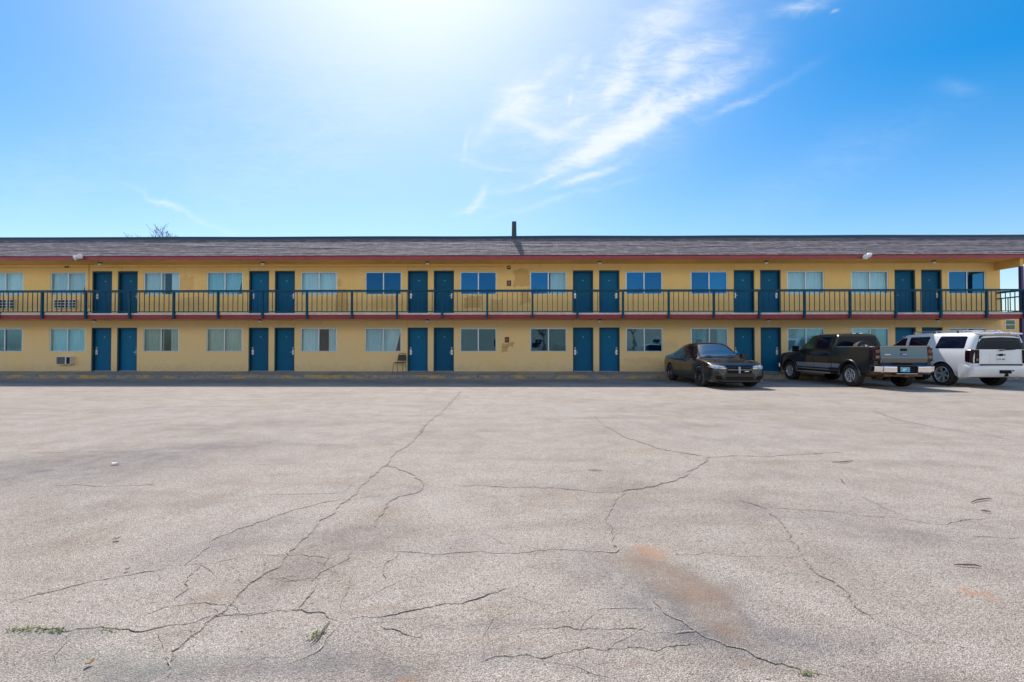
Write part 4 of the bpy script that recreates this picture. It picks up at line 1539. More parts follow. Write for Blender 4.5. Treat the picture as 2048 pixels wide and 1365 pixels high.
# ---------- black sedan, nose towards the camera
def make_sedan():
    ca = on_ground(1408, 773); 
    t = thing("parked_car", "black four door sedan parked nose out, with dark grille and clear headlights", "car", (7.37, CAM_Y + 17.72, 0), R(-90))
    def ring(zb, wb, z2, w2, z3, w3, z4, w4, z5, w5, z6, w6, z7):
        return [(0, zb), (wb, zb), (w2, z2), (w3, z3), (w4, z4), (w5, z5), (w6, z6), (0, z7)]
    K = [(-2.54, ring(.42, .60, .50, .72, .72, .78, .96, .74, 1.02, .64, 1.04, .36, 1.05)),
         (-2.46, ring(.34, .74, .42, .85, .72, .89, .98, .85, 1.07, .74, 1.09, .42, 1.10)),
         (-2.20, ring(.26, .80, .33, .92, .70, .95, 1.00, .91, 1.095, .79, 1.12, .45, 1.125)),
         (-1.95, ring(.24, .80, .30, .93, .70, .96, 1.01, .92, 1.12, .75, 1.145, .45, 1.15)),
         (-1.45, ring(.22, .80, .28, .93, .68, .96, 1.00, .92, 1.24, .66, 1.30, .43, 1.315)),
         (-0.95, ring(.20, .80, .27, .93, .66, .945, .985, .915, 1.37, .60, 1.43, .42, 1.445)),
         (-0.25, ring(.20, .80, .27, .93, .64, .94, .965, .915, 1.41, .61, 1.47, .42, 1.482)),
         (0.30, ring(.20, .80, .27, .93, .64, .94, .95, .915, 1.38, .61, 1.445, .41, 1.458)),
         (0.75, ring(.20, .80, .27, .93, .64, .945, .94, .915, 1.20, .69, 1.25, .44, 1.262)),
         (1.16, ring(.20, .80, .27, .93, .64, .95, .93, .915, 1.01, .77, 1.045, .47, 1.055)),
         (1.60, ring(.20, .80, .27, .93, .64, .955, .91, .915, .965, .80, .995, .47, .985)),
         (2.05, ring(.20, .80, .26, .92, .60, .945, .85, .905, .90, .79, .935, .46, .925)),
         (2.32, ring(.20, .78, .25, .88, .56, .90, .76, .87, .825, .74, .86, .43, .855)),
         (2.46, ring(.21, .72, .26, .80, .52, .82, .68, .80, .755, .68, .785, .40, .785)),
         (2.53, ring(.24, .62, .30, .69, .50, .71, .62, .70, .69, .60, .715, .36, .72))]
    K = [(x, [(w, z if z < 1.03 else 1.03 + (z - 1.03) * (1.24 if -2.0 < x < 1.1 else 1.0)) for (w, z) in rg]) for (x, rg) in K]
    bm = loft(K)
    bvh = BVHTree.FromBMesh(bm)
    me = bm_mesh(bm, "body")
    me = boolean_cut(me, arch_cutter((-1.525, 1.525), .395, .37, .93), [V_['black'], V_['well']])
    finish_body(me, "body", [V_['black'], V_['well']], t)
    for s in (-1, 1):
        side = lambda a, b, s=s: (a, s * 2.0, b)
        dirn = (0, -s, 0)
        decal(bvh, rounded([(1.02, 1.015), (.28, 1.42), (-.22, 1.455), (-.18, .995)], .04), side, dirn, .004, V_['glass'], "side_window", t)
        decal(bvh, rounded([(-.26, .995), (-.30, 1.455), (-.72, 1.43), (-1.12, 1.25), (-1.02, 1.01)], .04), side, dirn, .004, V_['glass'], "side_window", t)
        decal(bvh, rounded([(-1.07, 1.015), (-1.18, 1.22), (-1.46, 1.11)], .03), side, dirn, .004, V_['glass'], "side_window", t)
        mirror_part(t, .72, s * .90, 1.06, s, V_['black'], .14, .20, .14)
        handle_part(t, .02, s * .925, .87, s, V_['black'], .2)
        handle_part(t, -.98, s * .925, .89, s, V_['black'], .2)
        # door shut lines and sill
        m = MB()
        for (xa, xb) in ((.98, .86), (-.22, -.24), (-1.12, -1.0)):
            decal(bvh, [(xa, .96), (xa + .008, .96), (xb + .008, .32), (xb, .32)], side, dirn, .0015, V_['well'], "door_seam", t, depth=.004)
        # headlight, wraps the corner
        hl = decal(bvh, rounded([(s * .44, .665), (s * .46, .755), (s * .84, .80), (s * .90, .735), (s * .78, .66)], .02),
                   lambda a, b: (3.2, a, b), (-1, 0, 0), .008, V_['lens'], "headlight", t, res=.03, depth=.03)
        for cx in (.56, .70):
            b = MB(); hit = bvh.ray_cast(Vector((3.2, s * cx, .715)), Vector((-1, 0, 0)))[0]
            b.lathe([(0, .014), (.035, .014), (.047, .006), (.05, -.01)], 'x', (hit.x, s * cx, .718), 18)
            b.build("lamp_bowl", V_['lens'], hl, smooth=50)
        decal(bvh, rounded([(s * .855, .70), (s * .855, .765), (s * .90, .75), (s * .895, .705)], .01), lambda a, b: (3.2, a, b), (-1, 0, 0), .012, V_['amber'], "turn_signal", t, res=.02, depth=.03)
        # fog lamp pocket
        decal(bvh, rounded([(s * .50, .30), (s * .60, .43), (s * .80, .45), (s * .74, .30)], .03), lambda a, b: (3.2, a, b), (-1, 0, 0), .004, V_['trim'], "fog_lamp_pocket", t, res=.04)
        decal(bvh, rounded([(s * .64, .80), (s * .60, .96), (s * .30, .98), (s * .30, .82)], .04), lambda a, b: (-3.2, a, b), (1, 0, 0), .006, V_['tail_red'], "tail_light", t, res=.05)
        for x in (1.525, -1.525):
            make_wheel(t, x, s * .825, .362, .235, .262, s, 10, V_['rim_dark'], R(9) if x > 0 else 0)
    top = lambda a, b: (a, b, 3.0)
    decal(bvh, rounded([(1.13, -.70), (1.15, 0), (1.13, .70), (.40, .54), (.37, 0), (.40, -.54)], .05), top, (0, 0, -1), .004, V_['wind'], "windscreen", t, res=.07)
    decal(bvh, rounded([(-1.86, -.66), (-1.08, -.50), (-1.08, .50), (-1.86, .66)], .05), top, (0, 0, -1), .004, V_['glass'], "rear_window", t, res=.07)
    fr = lambda a, b: (3.2, a, b)
    gr = decal(bvh, rounded([(-.41, .545), (-.41, .66), (-.34, .725), (.34, .725), (.41, .66), (.41, .545), (.36, .52), (-.36, .52)], .03), fr, (-1, 0, 0), .004, V_['trim'], "grille", t, res=.05)
    decal(bvh, [(-.39, .628), (.39, .628), (.39, .645), (-.39, .645)], fr, (-1, 0, 0), .022, V_['lower'], "crossbar", gr, res=.06, depth=.03)
    decal(bvh, [(-.028, .525), (.028, .525), (.034, .72), (-.034, .72)], fr, (-1, 0, 0), .024, V_['lower'], "crossbar", gr, res=.06, depth=.03)
    decal(bvh, rounded([(.17, .572), (.31, .572), (.31, .602), (.17, .602)], .006), fr, (-1, 0, 0), .016, M['satin'], "badge", gr, res=.06)
    lo = decal(bvh, rounded([(-.50, .29), (-.44, .40), (.44, .40), (.50, .29)], .03), fr, (-1, 0, 0), .004, V_['trim'], "lower_intake", t, res=.05)
    decal(bvh, [(-.47, .335), (.47, .335), (.47, .35), (-.47, .35)], fr, (-1, 0, 0), .012, V_['black'], "intake_bar", lo, res=.06)
    sp = MB(); sp.box(2.36, 2.50, -.62, .62, .195, .225); sp.build("front_lip", V_['trim'], t, bevel=.01)
    for s in (-1, 1):
        m = MB(); m.tube([(1.12, s * .55, 1.075), (1.02, s * .1, 1.10)], .008, 6); m.build("wiper", V_['trim'], t)
    return t
make_sedan()

# ---------- dark grey pickup, nose to the building
def make_pickup():
    t = thing("pickup_truck", "dark grey crew cab pickup parked nose in, with silver lower body and chrome rear bumper", "pickup", (12.76, CAM_Y + 18.06, 0), R(90.3))
    HW = .985
    def ring(zb, wb, z2, w2, z3, w3, z4, w4, z5, w5, z6, w6, z7):
        return [(0, zb), (wb, zb), (w2, z2), (w3, z3), (w4, z4), (w5, z5), (w6, z6), (0, z7)]
    # cab and nose
    K = [(-.83, ring(.46, .86, .52, .965, .95, .985, 1.30, .955, 1.80, .73, 1.875, .60, 1.885)),
         (-.70, ring(.46, .88, .52, .97, .95, .99, 1.30, .96, 1.83, .735, 1.91, .60, 1.92)),
         (.20, ring(.46, .88, .52, .97, .95, .99, 1.28, .96, 1.84, .735, 1.92, .60, 1.935)),
         (.62, ring(.46, .88, .52, .97, .95, .99, 1.26, .96, 1.80, .73, 1.88, .58, 1.895)),
         (1.00, ring(.46, .88, .52, .97, .95, .99, 1.24, .96, 1.56, .78, 1.62, .60, 1.63)),
         (1.42, ring(.46, .88, .52, .97, .95, .99, 1.20, .96, 1.24, .84, 1.29, .60, 1.30)),
         (1.95, ring(.46, .86, .52, .97, .92, .99, 1.14, .955, 1.20, .84, 1.25, .58, 1.26)),
         (2.45, ring(.46, .84, .52, .95, .88, .97, 1.08, .93, 1.16, .82, 1.19, .55, 1.20)),
         (2.60, ring(.48, .80, .54, .90, .84, .92, 1.02, .88, 1.09, .78, 1.12, .50, 1.13)),
         (2.66, ring(.52, .74, .58, .84, .82, .86, .98, .82, 1.04, .72, 1.07, .45, 1.08))]
    bm = loft(K)
    bvh = BVHTree.FromBMesh(bm)
    me = bm_mesh(bm, "cab")
    me = boolean_cut(me, arch_cutter((1.765,), .46, .42, .97, .36), [V_['grey'], V_['well']])
    cab = finish_body(me, "cab", [V_['grey'], V_['well']], t)
    # bed: outer sides, inner walls, floor
    BX0, BX1 = -2.82, -.86
    bed = MB()
    sec = [(.95, .50), (.985, .58), (.995, .95), (.975, 1.26), (.965, 1.395), (.945, 1.42), (.80, 1.42), (.79, 1.40), (.79, .86), (.0, .86), (.0, .50)]
    for s in (-1, 1):
        sx = frange(BX0, BX1, .09)
        for i, x in enumerate(sx):
            k = max(0, (BX0 + .16 - x) / .16)
            for (y, z) in sec:
                yy = y - (.05 * k * k if y > .9 else 0)
                bed.v.append((x, s * yy, z))
        n = len(sec)
        b0 = len(bed.v) - n * len(sx)
        for i in range(len(sx) - 1):
            for k in range(n):
                a = b0 + i * n + k; c = b0 + i * n + (k + 1) % n
                if k == n - 2 or k == n - 1 and False:
                    continue
                bed.f.append((a, c, c + n, a + n)); bed.m.append(0)
        bed.f.append(tuple(b0 + k for k in range(n))); bed.m.append(0)
        bed.f.append(tuple(b0 + (len(sx) - 1) * n + k for k in range(n))); bed.m.append(0)
    bed.box(BX1 - .05, BX1, -.785, .785, .864, 1.41)
    me = bed.mesh("bed")
    me.materials.append(V_['grey'])
    bm2 = bmesh.new(); bm2.from_mesh(me)
    bbed = BVHTree.FromBMesh(bm2)
    bm2.free()
    me = boolean_cut(me, arch_cutter((-1.765,), .47, .42, .97, .16), [V_['grey'], V_['well']])
    bo = finish_body(me, "cargo_bed", [V_['grey'], V_['well']], t, 30)
    # tailgate with pressed ridge
    tg = MB()
    prof = [(-2.835, .80), (-2.862, .82), (-2.870, .95), (-2.885, 1.00), (-2.885, 1.03), (-2.880, 1.07), (-2.862, 1.34), (-2.860, 1.38), (-2.862, 1.415), (-2.855, 1.435), (-2.72, 1.435), (-2.72, .80)]
    tg.prism(prof, lambda a, b, k: (a, -.775 if k == 0 else .775, b))
    tgo = tg.build("tailgate", V_['gate'], t, smooth=50)
    h = MB(); h.box(-2.880, -2.85, -.11, .11, 1.26, 1.345); h.build("latch_handle", V_['trim'], tgo, bevel=.01)
    e = MB(); e.lathe([(0, -2.900), (.05, -2.900), (.058, -2.886)], 'x', (0, 0, 0), 24)
    e.v = [(x, y * 1.9, z * .8 + 1.155) for x, y, z in e.v]
    e.build("badge", V_['blue_badge'], tgo, smooth=50)
    w_ = MB(); w_.box(-2.906, -2.9005, -.06, .05, 1.148, 1.166); w_.box(-2.906, -2.9005, .065, .085, 1.150, 1.170); w_.build("badge_script", M['chrome'], tgo)
    b = MB()
    for k in range(6):
        b.box(-2.882, -2.872, .44 + k * .034, .44 + k * .034 + .026, 1.13, 1.162)
    b.build("nameplate", M['chrome'], tgo)
    # tail lights
    for s in (-1, 1):
        tl = MB()
        tl.prism(rounded([(s * .782, .93), (s * .782, 1.36), (s * .94, 1.36), (s * .985, 1.30), (s * .995, .98), (s * .95, .93)], .02), lambda a, b, k: ((-2.872 if abs(a) < .96 else -2.83) if k == 0 else -2.70, a * (1.0 if k == 0 else 1.004), b))
        lo_ = tl.build("tail_light", V_['tail'], t, bevel=.008)
        c = MB(); c.box(-2.878, -2.866, min(s * .80, s * .93), max(s * .80, s * .93), 1.02, 1.11); c.build("reverse_lamp", V_['tail_clear'], lo_, bevel=.01)
        c = MB(); c.box(-2.878, -2.866, min(s * .80, s * .93), max(s * .80, s * .93), 1.20, 1.31); c.build("brake_lamp", V_['tail_red'], lo_, bevel=.01)
        lp = MB(); lp.box(-2.85, -2.20, min(s * .93, s * .999), max(s * .93, s * .999), .80, .90)
        # windows
        side = lambda a, b, s=s: (a, s * 2.2, b)
        dirn = (0, -s, 0)
        decal(bvh, rounded([(1.20, 1.325), (.62, 1.765), (.26, 1.79), (.26, 1.31)], .05), side, dirn, .004, V_['green'], "side_window", t)
        decal(bvh, rounded([(.12, 1.315), (.12, 1.79), (-.55, 1.775), (-.60, 1.33)], .05), side, dirn, .004, V_['glass'], "side_window", t)
        decal(bvh, [(-.80, .53), (-.80, .79), (1.28, .79), (1.24, .53)], side, dirn, .003, V_['lower'], "lower_panel", t, res=.12)
        decal(bbed, [(-.86, .53), (-.86, .79), (-1.29, .79), (-1.20, .53)], side, dirn, .003, V_['lower'], "lower_panel", t, res=.1)
        for xa in (1.30, .18, -.70):
            decal(bvh, [(xa, 1.28), (xa + .009, 1.28), (xa + .009, .50), (xa, .50)], side, dirn, .0042, V_['well'], "door_seam", t, depth=.006)
        mirror_part(t, 1.10, s * .97, 1.33, s, V_['trim'], .12, .22, .24)
        handle_part(t, .42, s * .985, 1.12, s, V_['trim'], .2)
        handle_part(t, -.50, s * .985, 1.12, s, V_['trim'], .2)
        # wheel arch flare
        fl = MB()
        pts = [(-1.765 + .50 * math.cos(a), s * 1.0, .42 + .50 * math.sin(a)) for a in [R(v) for v in range(-5, 190, 9)]]
        fl.tube(pts, .05, 8)
        fl.build("arch_flare", V_['grey'], t, smooth=60)
        fl = MB()
        pts = [(1.765 + .49 * math.cos(a), s * .975, .42 + .49 * math.sin(a)) for a in [R(v) for v in range(-5, 190, 9)]]
        fl.tube(pts, .04, 8)
        fl.build("arch_flare", V_['grey'], t, smooth=60)
        sb = MB(); sb.tube([(1.15, s * 1.0, .42), (-.75, s * 1.0, .42)], .038, 10); sb.build("step_bar", M['satin'], t, smooth=50)
        for x in (1.765, -1.765):
            make_wheel(t, x, s * .86, .395, .26, .245, s, 7, V_['rim_silver'], 0)
    top = lambda a, b: (a, b, 4.0)
    decal(bvh, rounded([(1.36, -.76), (.68, -.66), (.68, .66), (1.36, .76)], .05), top, (0, 0, -1), .004, V_['wind'], "windscreen", t, res=.09)
    rear = lambda a, b: (-3.0, a, b)
    decal(bvh, rounded([(-.80, 1.36), (-.66, 1.80), (.66, 1.80), (.80, 1.36)], .05), rear, (1, 0, 0), .006, V_['glass'], "rear_window", t, res=.08)
    bl = MB(); bl.box(-.845, -.74, -.20, .20, 1.885, 1.935); blo = bl.build("brake_light", M['chrome'], t, bevel=.012)
    bl = MB(); bl.box(-.852, -.8455, -.06, .06, 1.895, 1.925); bl.build("brake_lens", V_['tail_red'], blo)
    # chrome bumper: middle drop with plate pocket, corner steps
    bp = MB()
    for s in (-1, 1):
        pr = [(-2.93, .53), (-3.02, .56), (-3.03, .74), (-3.0, .765), (-2.85, .765), (-2.85, .53)]
        bp.prism(pr, lambda a, b, k, s=s: (a + (0 if k == 0 else .0), s * .34 if k == 0 else s * .78, b + (0 if k == 0 else .01)))
        pr2 = [(-2.90, .55), (-2.98, .58), (-3.0, .75), (-2.97, .775), (-2.28, .775), (-2.30, .60)]
        bp.prism(pr2, lambda a, b, k, s=s: (a + (0 if k == 0 else (.10 if a < -2.8 else 0)), s * .7805 if k == 0 else s * .985, b))
    bp.box(-3.0, -2.88, -.3395, .3395, .50, .535)
    bpo = bp.build("rear_bumper", M['chrome'], t, bevel=.012)
    pk = MB(); pk.box(-2.97, -2.86, -.339, .339, .537, .764); pk.build("plate_pocket", V_['trim'], bpo)
    for s in (-1, 1):
        st = MB(); st.box(-2.99, -2.80, min(s * .80, s * .96), max(s * .80, s * .96), .7755, .782); st.build("step_pad", V_['trim'], bpo)
    pl = MB(); pl.box(-2.985, -2.971, -.10, .21, .575, .735); plo = pl.build("licence_plate", V_['plate_blue'], t, bevel=.004)
    q = MB(); q.prism([(.10, .60), (.06, .64), (.0, .66), (.03, .69), (.08, .68), (.13, .70), (.12, .66), (.16, .63)], lambda a, b, k: (-2.9865 - .001 * k, a, b)); q.build("plate_emblem", V_['plate_white'], plo)
    hb = MB(); hb.box(-2.98, -2.80, -.06, .06, .40, .47); hb.tube([(-2.96, .35, .44), (-2.75, .35, .44)], .02, 8); hb.box(-2.86, -2.80, -.62, .62, .42, .48)
    hb.build("hitch", V_['rust'], t)
    ch_ = MB(); ch_.box(-2.7, 1.9, -.46, -.36, .46, .58); ch_.box(-2.7, 1.9, .36, .46, .46, .58)
    ch_.tube([(-1.765, -.75, .40), (-1.765, .75, .40)], .06, 10); ch_.tube([(1.765, -.75, .40), (1.765, .75, .40)], .06, 10)
    ch_.lathe([(0, -.16), (.14, -.13), (.17, 0), (.14, .13), (0, .16)], 'x', (-1.765, 0, .40), 14)
    ch_.box(-2.6, -2.2, .35, .75, .44, .60); ch_.box(-.6, .6, -.7, .7, .38, .46)
    ch_.build("chassis", V_['rust'], t)
    # nose: grille, lamps, bumper
    fr = lambda a, b: (3.4, a, b)
    decal(bvh, rounded([(-.52, .70), (-.52, 1.02), (.52, 1.02), (.52, .70)], .05), fr, (-1, 0, 0), .006, V_['trim'], "grille", t, res=.08)
    for s in (-1, 1):
        decal(bvh, rounded([(s * .56, .74), (s * .56, 1.0), (s * .84, .96), (s * .86, .74)], .03), fr, (-1, 0, 0), .008, V_['lens'], "headlight", t, res=.05, depth=.03)
    fb = MB(); fb.box(2.58, 2.76, -.95, .95, .50, .70); fb.build("front_bumper", M['chrome'], t, bevel=.03)
    return t
truck = make_pickup()
# spare tyre standing in the bed
Mt = Matrix.Translation(truck.location) @ truck.rotation_euler.to_matrix().to_4x4()
pt = Mt @ Vector((-1.28, .10, 1.21))
sp = thing("spare_tyre", "old spare tyre on a rim standing in the pickup bed behind the cab window", "tyre", (pt.x, pt.y, .866))
w_ = make_wheel(sp, 0, 0, .37, .23, .23, -1, 6, V_['rim_silver'])
w_.rotation_euler = (R(-14), 0, R(6))
w_.location = (0, 0, .385)

# ---------- white large SUV, nose to the building
def make_suv():
    t = thing("sport_utility_vehicle", "white large SUV parked nose in beside the pickup, with chrome wheels and smoked tail lights", "suv", (16.42, CAM_Y + 18.22, 0), R(90))
    def ring(zb, wb, z2, w2, z3, w3, z4, w4, z5, w5, z6, w6, z7):
        return [(0, zb), (wb, zb), (w2, z2), (w3, z3), (w4, z4), (w5, z5), (w6, z6), (0, z7)]
    K = [(-2.56, ring(.50, .74, .56, .86, .90, .90, 1.24, .86, 1.66, .70, 1.74, .55, 1.76)),
         (-2.50, ring(.40, .80, .48, .93, .92, .97, 1.27, .93, 1.79, .735, 1.86, .58, 1.875)),
         (-2.38, ring(.36, .86, .45, .97, .94, 1.0, 1.29, .965, 1.83, .755, 1.905, .60, 1.92)),
         (-1.8, ring(.34, .88, .42, .98, .94, 1.005, 1.30, .97, 1.85, .765, 1.93, .60, 1.945)),
         (-.4, ring(.33, .88, .42, .98, .94, 1.005, 1.29, .97, 1.86, .765, 1.945, .60, 1.955)),
         (.28, ring(.33, .88, .42, .98, .94, 1.005, 1.28, .97, 1.82, .76, 1.90, .58, 1.915)),
         (.70, ring(.33, .88, .42, .98, .94, 1.005, 1.26, .97, 1.60, .80, 1.67, .60, 1.68)),
         (1.20, ring(.33, .88, .42, .98, .94, 1.005, 1.22, .97, 1.25, .85, 1.32, .60, 1.33)),
         (1.80, ring(.33, .88, .42, .98, .92, 1.0, 1.16, .965, 1.21, .85, 1.27, .58, 1.28)),
         (2.30, ring(.34, .84, .42, .95, .88, .97, 1.08, .93, 1.14, .82, 1.18, .52, 1.19)),
         (2.48, ring(.36, .78, .44, .88, .82, .91, 1.0, .87, 1.06, .76, 1.09, .48, 1.10)),
         (2.56, ring(.42, .70, .50, .80, .78, .83, .92, .79, .98, .70, 1.01, .42, 1.02))]
    bm = loft(K)
    bvh = BVHTree.FromBMesh(bm)
    me = bm_mesh(bm, "body")
    me = boolean_cut(me, arch_cutter((-1.475, 1.475), .465, .41, .98, .34), [V_['white'], V_['well']])
    finish_body(me, "body", [V_['white'], V_['well']], t, 34)
    for s in (-1, 1):
        side = lambda a, b, s=s: (a, s * 2.2, b)
        dirn = (0, -s, 0)
        decal(bvh, rounded([(1.0, 1.33), (.40, 1.74), (.18, 1.765), (.12, 1.33)], .05), side, dirn, .004, V_['glass'], "side_window", t)
        decal(bvh, rounded([(-.02, 1.33), (.02, 1.78), (-.86, 1.785), (-.80, 1.33)], .06), side, dirn, .004, V_['glass'], "side_window", t)
        decal(bvh, rounded([(-1.18, 1.345), (-1.26, 1.785), (-2.26, 1.765), (-2.28, 1.345)], .06), side, dirn, .004, V_['glass'], "side_window", t)
        for xa in (1.12, .07, -.95):
            decal(bvh, [(xa, 1.28), (xa + .008, 1.28), (xa + .008, .44), (xa, .44)], side, dirn, .002, V_['trim'], "door_seam", t, depth=.005)
        mirror_part(t, .92, s * .985, 1.34, s, V_['white'], .13, .2, .19)
        handle_part(t, .25, s * .995, 1.12, s, M['chrome'], .2)
        handle_part(t, -.80, s * .995, 1.12, s, M['chrome'], .2)
        tl = MB()
        # tail light block on the corner
        tl.prism(rounded([(s * .745, .84), (s * .735, 1.30), (s * .955, 1.305), (s * .985, 1.22), (s * .99, .90), (s * .95, .84)], .03),
                 lambda a, b, k, s=s: ((-2.60 + max(0, abs(a) - .86) * .7) if k == 0 else -2.36, a * (1 if k == 0 else 1.018), b))
        tlo = tl.build("tail_light", V_['tail'], t, bevel=.01)
        c = MB(); c.box(-2.604, -2.59, min(s * .78, s * .85), max(s * .78, s * .85), .92, 1.0); c.build("reverse_lamp", V_['tail_clear'], tlo, bevel=.008)
        rr = MB(); rr.tube([(.05, s * .66, 1.955), (-.02, s * .66, 1.985), (-1.9, s * .67, 1.985), (-2.0, s * .67, 1.94)], .018, 8)
        for x in (-.02, -.9, -1.8):
            rr.box(x - .05, x + .05, min(s * .645, s * .685), max(s * .645, s * .685), 1.88, 1.985)
        rr.build("roof_rail", M['satin'], t, smooth=40)
        for x in (1.475, -1.475):
            make_wheel(t, x, s * .86, .405, .28, .292, s, 6, V_['rim_silver'], 0)
        decal(bvh, rounded([(s * .55, .80), (s * .55, 1.0), (s * .82, .96), (s * .84, .80)], .03), lambda a, b: (3.4, a, b), (-1, 0, 0), .008, V_['lens'], "headlight", t, res=.05, depth=.03)
    for x in (-.45, -1.45):
        m = MB(); m.tube([(x, -.66, 1.985), (x, -.3, 2.0), (x, .3, 2.0), (x, .66, 1.985)], .016, 8); m.build("roof_bar", M['satin'], t, smooth=40)
    top = lambda a, b: (a, b, 4.0)
    decal(bvh, rounded([(1.14, -.78), (.36, -.68), (.36, .68), (1.14, .78)], .05), top, (0, 0, -1), .004, V_['wind'], "windscreen", t, res=.09)
    rear = lambda a, b: (-3.2, a, b)
    rg = decal(bvh, rounded([(-.84, 1.315), (-.66, 1.785), (.66, 1.785), (.84, 1.315)], .05), rear, (1, 0, 0), .006, V_['glass'], "rear_window", t, res=.08)
    wp = MB(); wp.tube([(-2.61, .0, 1.285), (-2.625, -.10, 1.30), (-2.62, -.46, 1.315)], .012, 6); wp.box(-2.63, -2.58, -.03, .05, 1.265, 1.30); wp.build("wiper", V_['trim'], rg)
    spo = MB()
    spo.prism([(-2.36, 1.915), (-2.62, 1.865), (-2.64, 1.84), (-2.60, 1.815), (-2.40, 1.84)], lambda a, b, k: (a, -.70 if k == 0 else .70, b))
    so = spo.build("spoiler", V_['white'], t, bevel=.015)
    bl = MB(); bl.box(-2.648, -2.63, -.26, .26, 1.832, 1.855); bl.build("brake_light", V_['tail_red'], so)
    # liftgate seams and plate recess
    for s in (-1, 1):
        decal(bvh, [(s * .725, 1.31), (s * .735, 1.31), (s * .735, .80), (s * .725, .80)], rear, (1, 0, 0), .003, V_['trim'], "liftgate_seam", t, depth=.006)
    rc = decal(bvh, rounded([(-.36, .86), (-.36, 1.18), (.36, 1.18), (.36, .86)], .04), rear, (1, 0, 0), .010, V_['white'], "plate_recess", t, res=.1)
    pl = MB(); pl.box(-2.582, -2.571, -.155, .155, .905, 1.055); plo = pl.build("licence_plate", V_['plate_white'], t, bevel=.003)
    me = text_mesh("EVA 4R6", .075)
    me.transform(Matrix.Translation((-2.585, 0, .975)) @ Matrix.Rotation(R(-90), 4, 'Z') @ Matrix.Rotation(R(90), 4, 'X'))
    link("plate_text", me, V_['ink'], plo)
    em = MB(); em.prism([(-.13, 1.11), (-.045, 1.11), (-.035, 1.09), (.055, 1.09), (.06, 1.11), (.14, 1.115), (.13, 1.145), (.045, 1.145), (.035, 1.165), (-.055, 1.165), (-.06, 1.145), (-.14, 1.14)], lambda a, b, k: (-2.60 + .03 * k, a, b))
    em.build("badge", V_['trim'], t)
    # bumper
    bp = MB()
    prof = [(-2.50, .36), (-2.60, .38), (-2.655, .46), (-2.66, .66), (-2.62, .76), (-2.54, .80), (-2.40, .80), (-2.40, .36)]
    secs = []
    for (y, dx) in ((-1.005, .30), (-.99, .16), (-.93, .07), (-.80, .02), (-.4, 0), (.4, 0), (.80, .02), (.93, .07), (.99, .16), (1.005, .30)):
        secs.append([(min(a + dx, -2.08) if a < -2.45 else max(-2.40, -2.40) + (dx if abs(y) > .9 else 0), y, b - (0.02 if abs(y) > .98 else 0)) for a, b in prof])
    n = len(prof)
    bp.v = [p for s_ in secs for p in s_]
    for i in range(len(secs) - 1):
        for k in range(n):
            a = i * n + k; c = i * n + (k + 1) % n
            bp.f.append((a, c, c + n, a + n)); bp.m.append(0)
    bp.f.append(tuple(range(n))); bp.m.append(0)
    bp.f.append(tuple((len(secs) - 1) * n + k for k in range(n))); bp.m.append(0)
    bpo = bp.build("rear_bumper", V_['white'], t, smooth=35)
    m = MB(); m.box(-2.60, -2.55, -.70, .70, .765, .812); m.build("bumper_gap", V_['trim'], t)
    hr = MB(); hr.box(-2.668, -2.655, -.26, .14, .50, .615); hr.box(-2.668, -2.655, -.34, -.29, .57, .615); hr.box(-2.69, -2.60, -.13, -.05, .40, .50)
    hr.build("hitch_receiver", V_['trim'], bpo)
    uc = MB(); uc.box(-2.3, 2.2, -.46, -.34, .40, .50); uc.box(-2.3, 2.2, .34, .46, .40, .50); uc.tube([(-1.475, -.7, .40), (-1.475, .7, .40)], .06, 10)
    uc.tube([(1.475, -.7, .40), (1.475, .7, .40)], .06, 10); uc.box(-2.4, -1.95, -.55, .55, .34, .46)
    uc.build("chassis", V_['rust'], t)
    decal(bvh, rounded([(-.50, .66), (-.50, .96), (.50, .96), (.50, .66)], .05), lambda a, b: (3.4, a, b), (-1, 0, 0), .006, V_['trim'], "grille", t, res=.08)
    return t
make_suv()

# ------------------------------------------------------------------ bare trees
def tree_mesh(seed, height, spread, levels=7):
    rg = random.Random(seed)
    trunk, crown = MB(), MB()
    def grow(p, d, L, r, lv):
        n = 3
        pts, rs = [p], [r]
        q = p.copy(); dd = d.copy()
        for i in range(n):
            dd = (dd + Vector((rg.uniform(-1, 1), rg.uniform(-1, 1), rg.uniform(-.3, .6))) * .16).normalized()
            q = q + dd * (L / n)
            pts.append(q.copy()); rs.append(r * (1 - .35 * (i + 1) / n))
        (trunk if lv <= 1 else crown).tube(pts, rs, 7 if lv < 2 else (5 if lv < 4 else 3), caps=(lv == 0))
        if lv >= levels:
            return
        k = 3 if lv < 5 else rg.choice((2, 3))
        if lv == 0: k = 4
        for i in range(k):
            a = rg.uniform(0, 6.283) if lv else i * 1.57 + rg.uniform(-.4, .4)
            side = dd.orthogonal().normalized()
            side.rotate(Matrix.Rotation(a, 3, dd))
            nd = (dd + side * rg.uniform(.45, .85) * spread + Vector((0, 0, .12))).normalized()
            st = pts[-1] if (lv == 0 or rg.random() < .6) else pts[-2]
            grow(st, nd, L * rg.uniform(.62, .82), max(rs[-1] * .62, .016), lv + 1)
    grow(Vector((0, 0, 0)), Vector((0, 0, 1)), height * .28, height * .022, 0)
    return trunk, crown
